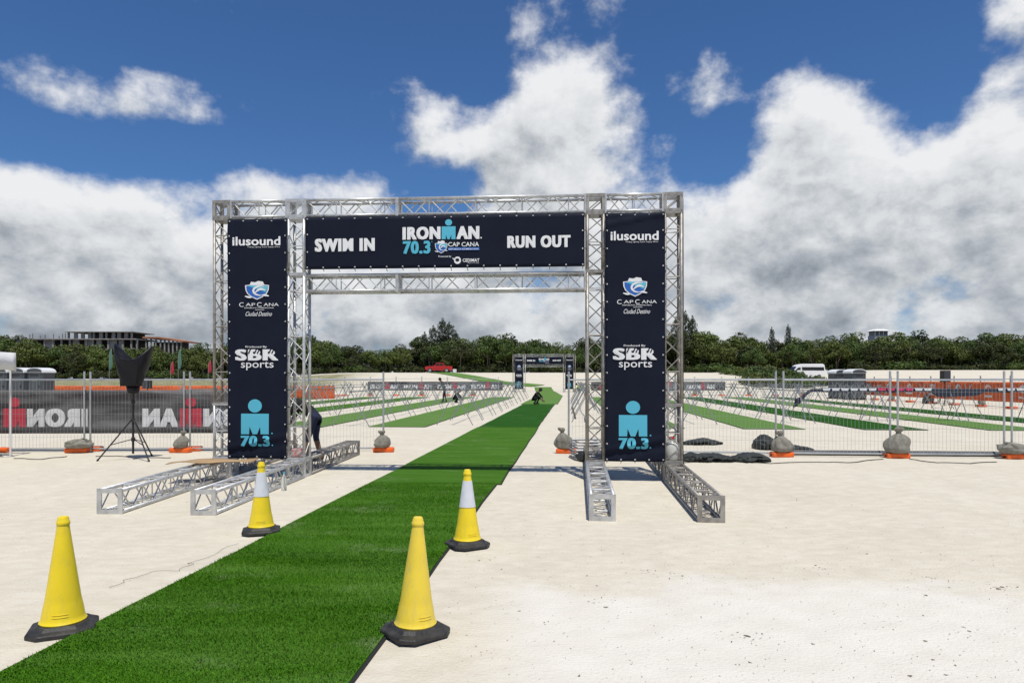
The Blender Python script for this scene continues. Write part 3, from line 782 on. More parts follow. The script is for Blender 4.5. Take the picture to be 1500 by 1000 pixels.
def sack_mesh(kind, seed):
    r = random.Random(seed); vs = []; fs = []; n, m_ = 36, 22
    for j in range(m_ + 1):
        t = j / m_
        for i in range(n):
            a = 2 * math.pi * i / n
            if kind == 'tied':
                prof = [(0, .12), (.05, .20), (.2, .23), (.4, .205), (.55, .16), (.68, .10), (.76, .04), (.80, .034), (.84, .06), (.92, .085), (1, .07)]
                hh = .50
            else:
                prof = [(0, .16), (.06, .24), (.25, .27), (.5, .25), (.68, .19), (.8, .10), (.86, .05), (.9, .05), (.95, .09), (1, .075)]
                hh = .33
            for q in range(len(prof) - 1):
                if prof[q][0] <= t <= prof[q + 1][0]:
                    k = (t - prof[q][0]) / (prof[q + 1][0] - prof[q][0]); rr = prof[q][1] * (1 - k) + prof[q + 1][1] * k; break
            fold = (.13 * math.sin(a * 7 + seed + 2 * t) + .09 * math.sin(a * 11 + seed * 2)) * S((t - .12) / .5)
            nn = mnoise.noise(Vector((math.cos(a) * 1.3 + seed * 3, math.sin(a) * 1.3, t * 2.5)))
            rr *= 1 + fold + .30 * nn + .10 * math.cos(a + seed) * (1 - t)
            x = rr * math.cos(a) * 1.1; y = rr * math.sin(a) * .72; z = t * hh
            if kind != 'tied':
                x += .16 * S((t - .45) / .5); z = hh * (t if t < .7 else .7 + (t - .7) * .25) * (1 - .25 * S((math.cos(a) + .3)) * t)
            else: x += .10 * math.sin(seed) * t * t
            z += .02 * nn * (t > .02)
            vs.append((x, y, max(0, z)))
    for j in range(m_):
        for i in range(n): fs.append((j * n + i, j * n + (i + 1) % n, (j + 1) * n + (i + 1) % n, (j + 1) * n + i))
    fs += [tuple(range(n - 1, -1, -1)), tuple(range(m_ * n, (m_ + 1) * n))]
    mb = MB(); mb.add(vs, fs); return mb.mesh('sack', True)
def sandbag(loc, kind, seed, label, rz=0, s=1.0, group='sandbags weighing down the fence'):
    s *= .88; root = empty('sandbag', loc, rz, label, 'sandbag', group); root.scale = (s * (1 + .12 * math.sin(seed * 5)), s, s * (1 + .10 * math.sin(seed * 3)))
    link('sack', sack_mesh(kind, seed), SACK, root)
    z = .405 if kind == 'tied' else .232; x = .065 * math.sin(seed) if kind == 'tied' else .14
    t_ = MB(); t_.path([(x + .045 * math.cos(a), .036 * math.sin(a), z + .004 * math.sin(3 * a)) for a in [2 * math.pi * k / 14 for k in range(15)]], .007, 5)
    t_.build('tie_cord', mat('tie_cord', (.16, .14, .11), .9), root)
    return root

GF = 'wire fence panels in front of the bike racks'
lp = [(atY(-166, 14.75)), atY(-18, 14.8), atY(128, 14.85), atY(274, 14.9), atY(420, 14.95), atY(566, 15.0)]
labs = ['fence panel at the white canopy leg carrying a printed banner', 'fence panel behind the first slumped sandbag with printed banner',
        'fence panel behind the covered loudspeaker with printed banner', 'fence panel behind the left pillar of the big arch', 'fence panel ending at the left side of the turf aisle']
for i in range(5):
    a, b = lp[i], lp[i + 1]; d = (b - a).normalized() * .03
    fence_panel(a + d, b - d, labs[i], GF)
rp = [atY(828, 14.65), atY(984, 14.3), atY(1142, 14.0), atY(1309.5, 13.8), atY(1476.5, 13.7), atY(1650, 13.6)]
labs = ['fence panel starting at the right side of the turf aisle', 'fence panel just right of the big arch with dark rolls behind it',
        'fence panel between the two upright tied sandbags', 'fence panel right of the tallest tied sandbag', 'fence panel at the last slumped sandbag, beyond the orange barrier']
for i in range(5):
    a, b = rp[i], rp[i + 1]; d = (b - a).normalized() * .04
    fence_panel(a + d, b - d, labs[i], GF)
def P(px, Y, z=0): return atY(px, Y, z)
foot(P(113, 14.72), R(6), 'orange fence foot under the slumped sandbag beside the canopy'); foot(P(134, 15.05), R(4), 'orange fence foot beside the slumped sandbag, behind its neighbour')
foot(P(265, 14.75), R(-5), 'orange fence foot under the sandbag by the loudspeaker'); foot(P(280, 15.08), R(4), 'orange fence foot half hidden behind the loudspeaker sandbag')
foot(P(562, 14.85), R(3), 'orange fence foot left of the turf aisle'); foot(P(830, 14.6), R(-8), 'orange fence foot right of the turf aisle')
foot(P(1145, 13.92), R(5), 'orange fence foot under the tied sandbag by the dark rolls'); foot(P(1314, 13.72), R(-3), 'orange fence foot under the tallest tied sandbag')
foot(P(1487, 13.6), R(4), 'orange fence foot under the last slumped sandbag'); foot(P(-2, 14.8), R(4), 'orange fence foot beside the white canopy leg')
sandbag(P(115, 14.68, .102), 'slump', 1.3, 'slumped grey sandbag on the fence foot nearest the canopy', R(8), 1.0)
sandbag(P(266, 14.72, .102), 'tied', 2.1, 'grey sandbag on the fence foot nearest the loudspeaker', 0, .82)
sandbag(P(561, 14.82, .102), 'tied', 3.7, 'bulky grey sandbag at the left side of the aisle opening', R(40), .92)
sandbag(P(827, 14.58, .102), 'tied', 4.4, 'grey sandbag at the right side of the aisle opening', R(-20), .95)
sandbag(P(1146, 13.9, .102), 'tied', 5.2, 'tied grey sandbag next to the dark rolls on the sand', R(10), .98)
sandbag(P(1313, 13.7, .102), 'tied', 6.9, 'tallest tied grey sandbag on the right fence', R(-15), 1.08)
sandbag(P(1484, 13.58, .102), 'slump', 7.4, 'slumped grey sandbag at the far right fence joint', R(170), 1.05)

# mesh banner on the left fence, seen from its back (mirrored lettering)
MESHB = bpy.data.materials.new('mesh_banner'); MESHB.use_nodes = True
def meshb():
    t = MESHB.node_tree; b = t.nodes['Principled BSDF']; L = t.links.new; b.inputs['Roughness'].default_value = .7
    tcn = t.nodes.new('ShaderNodeTexCoord'); mp = t.nodes.new('ShaderNodeMapping'); mp.inputs['Scale'].default_value = (.35, 1, 2.2); mp.inputs['Rotation'].default_value = (0, R(-14), 0)
    L(tcn.outputs['Object'], mp.inputs[0]); n = t.nodes.new('ShaderNodeTexNoise'); n.inputs['Scale'].default_value = 1.8; n.inputs['Detail'].default_value = 5; n.inputs['Distortion'].default_value = .6
    L(mp.outputs[0], n.inputs['Vector']); r = t.nodes.new('ShaderNodeValToRGB'); L(n.outputs[0], r.inputs[0])
    e = r.color_ramp.elements; e[0].position = .38; e[0].color = (.030, .030, .034, 1); e[1].position = .66; e[1].color = (.17, .17, .175, 1)
    L(r.outputs[0], b.inputs['Base Color']); b.inputs['Alpha'].default_value = .88
meshb()
RED = mat('print_red', (.50, .045, .075), .6)
MWHITE = mat('mesh_print_white', (.66, .66, .67), .7)
REDDARK = mat('print_dark_red', (.10, .022, .03), .7)
def word_banner(loc, rz, w_, pitch, first, label, group, mirror=True, z0=.40, h_=.945, lh=.405, wordw=2.62, seed=0):
    root = empty('fence_banner', loc, rz, label, 'banner', group)
    def disp(x, z): return .006 * math.sin(x * 3.1 + seed) + .008 * math.sin(x * 7 + z * 3) * (1 - (z - z0) / h_)
    cloth('cloth', w_, h_, disp, MESHB, root, z0, nx_=max(20, int(w_ * 10)), nz_=8)
    p = Print(disp, off=.006)
    x = first
    while x < w_:
        # word laid out around its M centre at x
        def put_text(s_, a0, a1):
            vs, fs = glyphs(s_, .08); p.nm = 'lettering'
            X0, X1 = (x - a0, x - a1) if mirror else (x + a0, x + a1)
            pts = [(X0 + q * (X1 - X0), z0 + .14 + b * lh, k_) for q, b, k_ in vs]
            if min(q[0] for q in pts) > .03 and max(q[0] for q in pts) < w_ - .03: p.put(MWHITE, pts, fs)
        put_text('IRON', -.602 * wordw, -.104 * wordw); put_text('AN', .102 * wordw, .398 * wordw)
        if .3 < x < w_ - .3: p.mdot(x - .09 * wordw, x + .09 * wordw, z0 + .14, z0 + .14 + lh, RED)
        x += pitch
    p.build(root)
    return root
bl = lp[1] + Vector((0, .05, 0)); br_ = lp[4] + Vector((0, .05, 0))
word_banner(bl, math.atan2(br_.y - bl.y, br_.x - bl.x), (br_ - bl).length - .3, 3.8, (18 + 18) * .0148, 'long dark mesh banner with mirrored lettering on the fence by the loudspeaker', 'mesh banners on the fences')

# ------------------------------------------------------------------ loudspeakers on tripods
FAB = mat('black_cover_fabric', (.004, .004, .007), .45, bump=.3, bscale=9, spec=.3)
PLB = mat('black_plastic', (.012, .012, .013), .45)
def tripod(root, hgt_, spread, apex, rot=0.0):
    m = MB(); m.tube((0, 0, .12), (0, 0, apex + .35), .022, 10); m.build('lower_tube', PLB, root)
    m = MB(); m.tube((0, 0, apex + .3), (0, 0, hgt_), .017, 10); m.build('pole', PLB, root)
    for zz, nm in ((apex, 'collar'), (apex + .36, 'collar'), (.40, 'collar')):
        m = MB(); m.lathe([(.024, zz - .04), (.038, zz - .03), (.038, zz + .03), (.024, zz + .04)], 12); m.build(nm, PLB, root)
    for k in range(3):
        a = rot + 2 * math.pi * k / 3; c, s_ = math.cos(a), math.sin(a)
        m = MB(); m.tube((.03 * c, .03 * s_, apex), (spread * c, spread * s_, .02), .014, 8); lg = m.build('leg', PLB, root)
        f_ = MB(); f_.tube((spread * c * .985, spread * s_ * .985, .035), (spread * c * 1.02, spread * s_ * 1.02, .002), .02, 8); f_.build('rubber_foot', BLACK, lg)
        m = MB(); m.tube((.03 * c, .03 * s_, .40), (spread * .62 * c, spread * .62 * s_, .02 + (apex - .02) * .38), .009, 6); m.build('brace', PLB, root)
sp_loc = P(195, 13.45)
st = empty('speaker_stand', sp_loc, 0, 'black tripod speaker stand in front of the left fence', 'speaker stand'); tripod(st, 1.5, .60, .78, R(205))
def covered_speaker(loc):
    root = empty('loudspeaker', loc, R(4), 'loudspeaker wrapped in a shiny black cover with pulled up corners', 'loudspeaker')
    # cover: cross sections from bottom to top; the top is stretched into two horns
    n = 32; rows = []
    for j in range(19):
        t = j / 18; z = .05 + .62 * t
        hw = .17 + .13 * S(t * 1.15) ; hd = .17 + .04 * t
        cx_ = .03 * t
        ring = []
        for i in range(n):
            a = 2 * math.pi * i / n; c, s_ = math.cos(a), math.sin(a)
            e = .5
            x = hw * math.copysign(abs(c) ** e, c) + cx_; y = hd * math.copysign(abs(s_) ** e, s_)
            zz = z
            if t > .55:
                k = (t - .55) / .45
                horn = (abs(x - cx_) / hw) ** 4
                zz = z + k * (.16 * horn - .10 * (1 - horn))
                if x - cx_ < 0: zz += k * horn * .05; x -= k * horn * .04
                else: x += k * horn * .07
                y *= 1 - .45 * k * horn
            x *= 1 + .02 * math.sin(z * 30 + a * 3) ; y += .008 * math.sin(a * 6 + z * 14)
            ring.append((x, y, zz))
        rows.append(ring)
    vs = [p for r in rows for p in r]; fs = []
    for j in range(18):
        for i in range(n): fs.append((j * n + i, j * n + (i + 1) % n, (j + 1) * n + (i + 1) % n, (j + 1) * n + i))
    fs.append(tuple(range(n - 1, -1, -1)))
    c = len(vs); vs.append((.03, 0, .565))
    for i in range(n): fs.append((18 * n + i, 18 * n + (i + 1) % n, c))
    m = MB(); m.add(vs, fs); m.build('cover', FAB, root, True)
    m = MB(); m.lathe([(.095, -.10), (.11, -.04), (.125, .049), (.10, .052)], 20, (.03, 0)); m.build('cover_skirt', FAB, root, True)
    m = MB(); m.add([(.02, -.215, .60), (.26, -.12, .70), (.34, -.07, .775), (.26, -.135, .72), (.12, -.2, .655)], [(0, 1, 2, 3, 4)]); 
    return root
covered_speaker(sp_loc + Vector((-.03, 0, 1.40)))
def plain_speaker(loc, rz, l1, l2, h0=1.55):
    st = empty('speaker_stand', loc, rz, l2, 'speaker stand'); tripod(st, h0, .62, .75, R(30))
    sp = empty('loudspeaker', loc + Vector((0, 0, h0)), rz, l1, 'loudspeaker')
    m = MB(); m.add([(-.2, -.18, 0), (.2, -.18, 0), (.15, .18, 0), (-.15, .18, 0), (-.2, -.18, .62), (.2, -.18, .62), (.15, .18, .62), (-.15, .18, .62)],
                    [(0, 3, 2, 1), (4, 5, 6, 7), (0, 1, 5, 4), (1, 2, 6, 5), (2, 3, 7, 6), (3, 0, 4, 7)]); m.build('cabinet', PLB, sp)
    m = MB(); m.box(-.18, .18, -.19, -.182, .03, .59); m.build('grille', mat('speaker_grille', (.04, .045, .055), .5), sp)
    m = MB(); m.tube((0, 0, -.06), (0, 0, .002), .03, 10); m.build('pole_socket', PLB, sp)
plain_speaker(P(1384, 36.5), R(6), 'dark loudspeaker on a stand before the orange barrier', 'tripod stand before the orange barrier', 1.40)
plain_speaker(P(216, 37), R(-12), 'dark loudspeaker behind the mesh banner', 'tripod stand behind the mesh banner', 1.05)

# ------------------------------------------------------------------ white canopy at the left edge
CANV = mat('white_canvas', (.74, .74, .73), .8, bump=.2, bscale=4)
gz = empty('canopy', (-10.25 - 1.5, 13.95 - 1.5, 0), 0, 'white pop-up canopy with a thin white leg at the fence', 'canopy')
for sx_ in (-1.5, 1.5):
    for sy in (-1.5, 1.5):
        m = MB(); m.tube((sx_, sy, .012), (sx_, sy, 1.80), .018, 8); lg = m.build('leg', mat('white_pole', (.7, .7, .7), .4), gz)
        f_ = MB(); f_.box(sx_ - .05, sx_ + .05, sy - .05, sy + .05, 0, .012); f_.build('foot_plate', GALV, lg)
m = MB(); n = 12; vs = []; fs = []
for j in range(n + 1):
    for i in range(n + 1):
        x = -1.56 + 3.12 * i / n; y = -1.56 + 3.12 * j / n; d = max(abs(x), abs(y)) / 1.56
        vs.append((x, y, 2.12 + .75 * (1 - d) ** 1.15 - .05 * math.sin(math.pi * d)))
for j in range(n):
    for i in range(n): fs.append((j * n + i, j * n + i + 1, (j + 1) * n + i + 1, (j + 1) * n + i))
m.add(vs, fs); ro = m.build('roof', CANV, gz, True); ro.modifiers.new('s', 'SOLIDIFY').thickness = .004
for (x0, y0, x1, y1) in ((-1.565, -1.565, 1.565, -1.565), (1.565, -1.565, 1.565, 1.565), (1.565, 1.565, -1.565, 1.565), (-1.565, 1.565, -1.565, -1.565)):
    m = MB(); vs = []; k = 30
    for i in range(k + 1):
        t = i / k; x = x0 + (x1 - x0) * t; y = y0 + (y1 - y0) * t; q = .012 * math.sin(t * 40)
        nx_, ny_ = (y1 - y0) / 3.13, -(x1 - x0) / 3.13
        vs += [(x + nx_ * q, y + ny_ * q, 1.76 + .02 * math.sin(t * 23)), (x, y, 2.125)]
    m.add(vs, [(2 * i, 2 * i + 2, 2 * i + 3, 2 * i + 1) for i in range(k)]); v = m.build('valance', CANV, gz, True); v.modifiers.new('s', 'SOLIDIFY').thickness = .004

# ------------------------------------------------------------------ portable toilets
TG = mat('toilet_grey', (.055, .065, .075), .5, var=.1, vscale=3); TW = mat('toilet_roof_white', (.74, .75, .75), .5)
def toilet(loc, rz, label):
    r = empty('portable_toilet', loc, rz, label, 'portable toilet', 'grey portable toilets with white roofs')
    m = MB(); m.cbox(-.55, .55, -.55, .55, .10, 2.02, .04); m.build('cabin', TG, r)
    m = MB(); m.box(-.58, .58, -.58, .58, 0, .098); m.build('base', PLB, r)
    n = 14; vs = []; 
    m = MB(); arch_ = [(.60 * math.cos(math.pi * k / n), 2.0 + .30 * math.sin(math.pi * k / n) ** .8) for k in range(n + 1)] + [(-.60, 1.97), (.60, 1.97)]
    m.prism(arch_, -.60, .60); m.build('roof', TW, r, False)
    arch_ = [(.52 * math.cos(math.pi * k / n), 2.005 + .24 * math.sin(math.pi * k / n) ** .8) for k in range(n + 1)]
    m = MB(); m.prism(arch_, -.625, -.602); m.build('roof_gable', TG, r)
    d = MB(); d.box(-.40, .40, -.568, -.552, .16, 1.93); dd = d.build('door', mat('toilet_door', (.075, .085, .095), .5), r)
    h = MB(); h.box(.29, .34, -.60, -.569, 1.0, 1.16); h.build('handle', PLB, dd)
    v = MB()
    for k in range(4): v.box(-.3, .3, -.574, -.569, 1.72 + k * .045, 1.74 + k * .045)
    v.build('vent', PLB, dd)
    s_ = MB(); s_.box(-.14, .14, -.575, -.569, 1.45, 1.56); s_.build('sign', mat('toilet_sign', (.55, .5, .2), .5), dd)
for i, px in enumerate((8, 33, 60)): toilet(P(px, 44.5 + i * .2), R(-3), ['grey toilet cabin half under the canopy edge', 'grey toilet cabin between two others behind the mesh banner', 'grey toilet cabin at the end of its row by the orange netting'][i])
toilet(P(1228, 53.5), R(4), 'grey toilet cabin beside the hedge end'); toilet(P(1252, 51), R(4), 'grey toilet cabin next to the orange barrier')

# ------------------------------------------------------------------ bike racks
RACKM = mat('rack_tube', (.30, .31, .32), .5, .5)
def rack_meshes():
    b = MB(); b.tube((0, -1.5, 1.16), (0, 1.5, 1.16), .021, 8); bar = b.mesh('bar')
    out = []
    for s_ in (-1, 1):
        for y in (-1.32, 1.32):
            l = MB(); l.tube((s_ * -.12, y + s_ * .03, 1.36), (s_ * .62, y + s_ * .03, .0), .016, 6); out.append(l.mesh('leg'))
    for me in [bar] + out: me.materials.append(RACKM)
    c = MB()
    for y in (-1.32, 1.32): c.tube((-.045, y, 1.135), (.045, y, 1.135), .014, 6)
    cm = c.mesh('clamp'); cm.materials.append(RACKM)
    return bar, out, cm
RB, RL, RC = rack_meshes()
def rack(x, y, rz, label, group):
    r = empty('bike_rack', (x, y, hgt(x, y)), rz, label, 'bike rack', group)
    link('bar', RB, None, r); link('clamp', RC, None, r)
    for l in RL: link('leg', l, None, r)
    return r
rz = -math.atan(SD)
rows = [(-2.05, 'rack in the row beside the main aisle, on its left', 24.6), (-5.4, 'rack in the second row left of the main aisle', 24.0), (-9.1, 'rack in the third row left of the main aisle', 25), (-12.8, 'rack in the fourth row left of the main aisle', 27),
        (2.55, 'rack in the row beside the main aisle, on its right', 26), (6.35, 'rack in the second row right of the main aisle', 25), (9.95, 'rack in the third row right of the main aisle', 25.5), (13.7, 'rack in the fourth row right of the main aisle', 27.5), (17.4, 'rack in the fifth row right of the main aisle', 28)]
for x0, lab, ys_ in rows:
    y = ys_
    while y < 56:
        rack(x0 + SD * (y - 22) + rnd.uniform(-.05, .05), y, rz + R(rnd.uniform(-1.2, 1.2)), 'metal tube ' + lab, 'bike ' + lab.replace('rack', 'racks', 1))
        y += 3.35
# cross row with cloth covers and number plates on the right
NAVYC = mat('cover_cloth', (.018, .022, .04), .7, bump=.2, bscale=6)
PLW = mat('plate_white', (.72, .73, .75), .5); PLP = mat('plate_pink', (.60, .04, .13), .5)
xa, xb, Yc = P(1166, 25.6).x, P(1530, 25.6).x, 25.6
k = 0; x = xa + 1.4
while x < xb:
    r_ = rack(x, Yc + .02 * k, R(90) + R(rnd.uniform(-2, 2)), 'metal tube rack standing crosswise under the dark cover strip', 'crosswise bike racks'); x += 3.02; k += 1
cv = empty('rack_cover', (xa, Yc, 1.185), 0, 'long dark cover strip with white and pink plates on the crosswise racks', 'cover')
n = 80; vs = []; fs = []; Lc = xb - xa
for i in range(n + 1):
    x = Lc * i / n; sag = .06 * math.sin(x * 3.1) * .3
    low = .10 + .16 * S((x - 5.0) / .4) * S((7.1 - x) / .4) + .22 * S((.7 - x) / .7)
    dz = -.36 * S((.62 - x) / .62)
    for (yy, zz) in ((-.06, -low + sag), (-.05, -.01), (-.02, .028), (.02, .028), (.05, -.01), (.06, -low + sag)):
        vs.append((x - .1 * (zz < -.05) * S((1 - x)), yy, zz + dz))
for i in range(n):
    for q in range(5): fs.append((i * 6 + q, (i + 1) * 6 + q, (i + 1) * 6 + q + 1, i * 6 + q + 1))
m = MB(); m.add(vs, fs); c = m.build('cloth', NAVYC, cv); c.modifiers.new('s', 'SOLIDIFY').thickness = .004
x = .95; k = 0
while x < Lc - .3:
    if not (4.75 < x < 7.2):
        m = MB(); m.cbox(x, x + .31, -.085, .085, .034, .046, .004)
        m.add([(x + .01, -.088, .04), (x + .30, -.088, .04), (x + .27, -.092, -.045), (x + .03, -.092, -.045)], [(0, 1, 2, 3)])
        m.build('number_plate', PLP if 3.0 < x < 4.1 else PLW, cv)
    x += .345; k += 1

# ------------------------------------------------------------------ far fences, banners and orange barriers
GFF = 'far fence panels round the racks'
def far_fence(p0, p1, n, label, foots=True, group=GFF):
    a = Vector(p0); b = Vector(p1)
    for i in range(n):
        q0 = a.lerp(b, i / n); q1 = a.lerp(b, (i + 1) / n)
        fence_panel((q0.x, q0.y), (q1.x, q1.y), label, group, wires=True, step=.30)
        if foots:
            foot(Vector((q0.x, q0.y - .05, hgt(q0.x, q0.y))), rnd.uniform(-.2, .2), 'orange foot of ' + label.replace('panel of ', ''), 'orange feet of the far fences', 1.25)
            if i % 2 == 0: sandbag(Vector((q0.x, q0.y - .1, .14)), 'tied', i + 11.3, 'small grey sandbag on ' + label.replace('panel of ', ''), 0, .9, 'sandbags on the far fences')
far_fence((-27, 62.5), (-1.2, 62.2), 11, 'panel of the far fence left of the distant arch')
far_fence((6.8, 62.2), (29, 62.4), 9, 'panel of the far fence right of the distant arch')
far_fence((27.2, 58), (26.0, 31.0), 11, 'panel of the side fence carrying the orange netting')
word_banner((-13.15, 62.25, 0), 0, 12.3, 3.07, 1.75, 'dark mesh banner row with small white words on the far fence, left', 'mesh banners on the fences', False, .5, .81, .40, 2.55, 1)
word_banner((7.2, 62.1, 0), 0, 12.2, 3.07, 1.0, 'dark mesh banner row with small white words on the far fence, right', 'mesh banners on the fences', False, .5, .81, .40, 2.55, 2)
NET = mat('orange_netting', (.55, .10, .02), .8, var=.25, vscale=.8, stretch=(1, 1, 6))
def netting(p0, p1, z0, h_, label, emblems):
    a = Vector((*p0, 0)); b = Vector((*p1, 0)); L = (b - a).length
    r = empty('orange_barrier', a, math.atan2(b.y - a.y, b.x - a.x), label, 'barrier')
    def disp(x, z): return .02 * math.sin(x * 2.1) + .015 * math.sin(x * 5 + z * 4)
    cloth('netting', L, h_, disp, NET, r, z0, nx_=int(L * 4), nz_=6)
    p = Print(disp, off=.008); x = 1.2
    EM = mat('emblem_white', (.62, .55, .50), .7)
    while emblems and x < L - 1:
        p.ell(x, z0 + h_ * .66, .26, .21, EM); p.ell(x + .05, z0 + h_ * .64, .15, .11, NET, 1); p.poly([(x - .35, z0 + .2), (x + .35, z0 + .2), (x + .35, z0 + .32), (x - .35, z0 + .32)], EM)
        x += 2.7
    p.build(r)
netting((27.0, 57.5), (25.85, 31.2), .36, 1.05, 'orange netting barrier with pale round emblems on the side fence', True)
netting((-46, 50.5), (-13.5, 52.0), .05, 1.0, 'low orange netting barrier behind the left mesh banner', False)
netting((-24, 61), (-15, 61.6), .0, .12, 'flat orange netting strip lying before the far fence', False)

# dark rolls and mats along the right fence
ROLLM = mat('dark_groundsheet', (.022, .026, .024), .75, var=.35, vscale=5, bump=.5, bscale=7)
def heap(p0, p1, r0, label, seed, hs=.55):
    a = Vector((p0.x, p0.y, 0)); b = Vector((p1.x, p1.y, 0)); L = (b - a).length
    n, m_ = 90, 30; vs = []; fs = []
    for i in range(n + 1):
        t = i / n; env = (math.sin(math.pi * min(1, max(0, t * .94 + .03)))) ** .35
        for k in range(m_):
            an = 2 * math.pi * k / m_
            nn = mnoise.noise(Vector((t * L * 2.6 + seed * 7, math.cos(an) * .9, math.sin(an) * .9 + seed))) + .9 * (.35 - abs(mnoise.noise(Vector((t * L * 5 + seed, math.cos(an) * 1.6 + t * 3, math.sin(an) * 1.6))))) + .5 * (.3 - abs(mnoise.noise(Vector((t * L * 13 + seed, math.cos(an) * 3, math.sin(an) * 3)))))
            rr = r0 * env * (1 + .75 * nn)
            vs.append((t * L, rr * math.cos(an) * 1.5, max(0.004, (r0 * env + rr * math.sin(an)) * hs * .7)))
    for i in range(n):
        for k in range(m_): fs.append((i * m_ + k, i * m_ + (k + 1) % m_, (i + 1) * m_ + (k + 1) % m_, (i + 1) * m_ + k))
    fs += [tuple(range(m_ - 1, -1, -1)), tuple(range(n * m_, (n + 1) * m_))]
    mb = MB(); mb.add(vs, fs); o = mb.build('groundsheet_roll', ROLLM, None, True); o.location = a; o.rotation_euler = (0, 0, math.atan2(b.y - a.y, b.x - a.x))
    tag(o, label, 'groundsheet', 'crumpled dark sheets by the right fence')
heap(at(1000, 651), at(1056, 650), .16, 'crumpled dark sheet roll lying on the sand right of the arch', 1)
heap(at(1104, 657), at(1136, 657), .21, 'humped dark green sheet bundle behind the tied sandbag', 2, .9)
heap(at(1146, 660), at(1192, 661), .14, 'flat dark sheet trailing away from the tied sandbag', 3)
heap(at(998, 674), at(1078, 675), .19, 'long dark folded sheet at the foot of the fence by the arch', 4, .5)
heap(at(1072, 675), at(1126, 675), .17, 'short dark folded sheet ending at the tied sandbag', 5, .55)
mb = MB(); a, b = P(1160, 14.25), P(1468, 13.95)
d = (b - a); 
mb.path([a + d * t + Vector((0, .01 * math.sin(t * 30), .055)) for t in [k / 30 for k in range(31)]], .055, 12)
tag(mb.build('mat_roll', mat('grey_mat', (.12, .12, .12), .8, var=.2, vscale=8), None, True), 'long thin grey mat roll along the foot of the right fence', 'mat')
# stack of barrier frames and a bag behind the arch's right inner tower
sk = empty('frame_stack', P(872, 13.6), R(8), 'stack of grey metal frames behind the right inner tower', 'frames')
for k in range(7):
    m = MB(); z = .03 + k * .055; o_ = rnd.uniform(-.04, .04)
    for y in (-.3, .3): m.tube((-.42 + o_, y, z), (.42 + o_, y, z), .02, 6)
    for x in (-.42, .0, .42): m.tube((x + o_, -.3, z), (x + o_, .3, z), .016, 6)
    m.build('frame', RACKM, sk)
heap(P(846, 13.2), P(858, 13.25), .12, 'small black bag beside the stacked metal frames', 9, 1.0)
# jug in the right outer tower, parcel in the left inner tower
m = MB(); m.lathe([(.02, .0), (.115, .0), (.125, .02), (.125, .21), (.10, .27), (.04, .31), (.04, .34), (0, .34)], 20)
jug = m.build('water_jug', mat('milky_plastic', (.55, .55, .50), .35), None, True); jug.location = ARCH + Vector((7.39 * math.cos(TH) + .01, .15 - 7.39 * math.sin(TH), .325)); tag(jug, 'milky plastic jug standing inside the right outer tower', 'jug')
lid = MB(); lid.lathe([(.045, .325), (.045, .36), (0, .362)], 14); lid.build('cap', mat('cap_red', (.5, .03, .02), .5), jug)
m = MB(); m.cbox(-.10, .10, -.09, .09, 0, .13, .012); pc = m.build('parcel', mat('parcel_red', (.45, .05, .05), .6, color2=(.6, .55, .5), vscale=12)); pc.location = ARCH + Vector((1.39, .15 - .09, .326)); tag(pc, 'red and white box inside the left inner tower', 'box')
m = MB(); m.lathe([(0, 0), (.036, 0), (.038, .01), (.038, .17), (.016, .225), (.016, .245), (0, .245)], 16); bt = m.build('water_bottle', mat('clear_plastic', (.8, .85, .85), .1, trans=.9), None, True); bt.location = at(416, 718); tag(bt, 'clear plastic bottle standing beside the floor truss left of the turf', 'bottle')
c = MB(); c.lathe([(.017, .243), (.017, .262), (0, .263)], 12); c.build('cap', mat('cap_teal', (.1, .4, .45), .5), bt)
# cardboard lying on the floor truss
vs = []; fs = []; n = 12
for j in range(5):
    for i in range(n + 1):
        x = -.62 + 1.24 * i / n; y = -.22 + .44 * j / 4 + .03 * math.sin(i * 1.1)
        vs.append((x, y, .012 * math.sin(i * .8 + j) + .05 * S((abs(x) - .3) / .4) * (x < 0) * -.6))
for j in range(4):
    for i in range(n): fs.append((j * (n + 1) + i, j * (n + 1) + i + 1, (j + 1) * (n + 1) + i + 1, (j + 1) * (n + 1) + i))
m = MB(); m.add(vs, fs); cb = m.build('cardboard_sheet', mat('cardboard', (.38, .25, .13), .85, var=.15, vscale=4), None, True); cb.modifiers.new('s', 'SOLIDIFY').thickness = .008
cb.location = P(312, 10.55, .325); cb.rotation_euler = (0, 0, R(4)); tag(cb, 'warped brown cardboard sheet lying on the leftmost floor truss', 'cardboard')
# strap hanging on the fence at the aisle opening, gear lying by the orange barrier
m = MB(); vs = []
for k in range(9):
    t = k / 8; q = P(838 + 5 * t, 14.55); vs += [(q.x - .018, q.y - .02 * math.sin(t * 3), 1.0 - .27 * t), (q.x + .018, q.y - .02 * math.sin(t * 3 + .4), 1.0 - .27 * t + .01)]
m.add(vs, [(2 * k, 2 * k + 1, 2 * k + 3, 2 * k + 2) for k in range(8)]); st_ = m.build('strap', mat('grey_strap', (.16, .15, .13), .8), None, True); st_.modifiers.new('s', 'SOLIDIFY').thickness = .003
tag(st_, 'short dark strap dangling on the fence right of the aisle', 'strap')
m = MB(); m.path([(.27 * math.cos(a), .03 * math.sin(2 * a), .30 + .27 * math.sin(a)) for a in [2 * math.pi * k / 24 for k in range(25)]], .035, 8)
ty = m.build('spare_tyre', TYRE_ if False else mat('tyre', (.015, .015, .015), .8), None, True); ty.location = P(1371, 43); tag(ty, 'black ring-shaped tyre standing before the orange barrier', 'tyre')
heap(P(1351, 43.5), P(1361, 43.3), .3, 'dark heap of gear before the orange barrier', 12, 1.2)
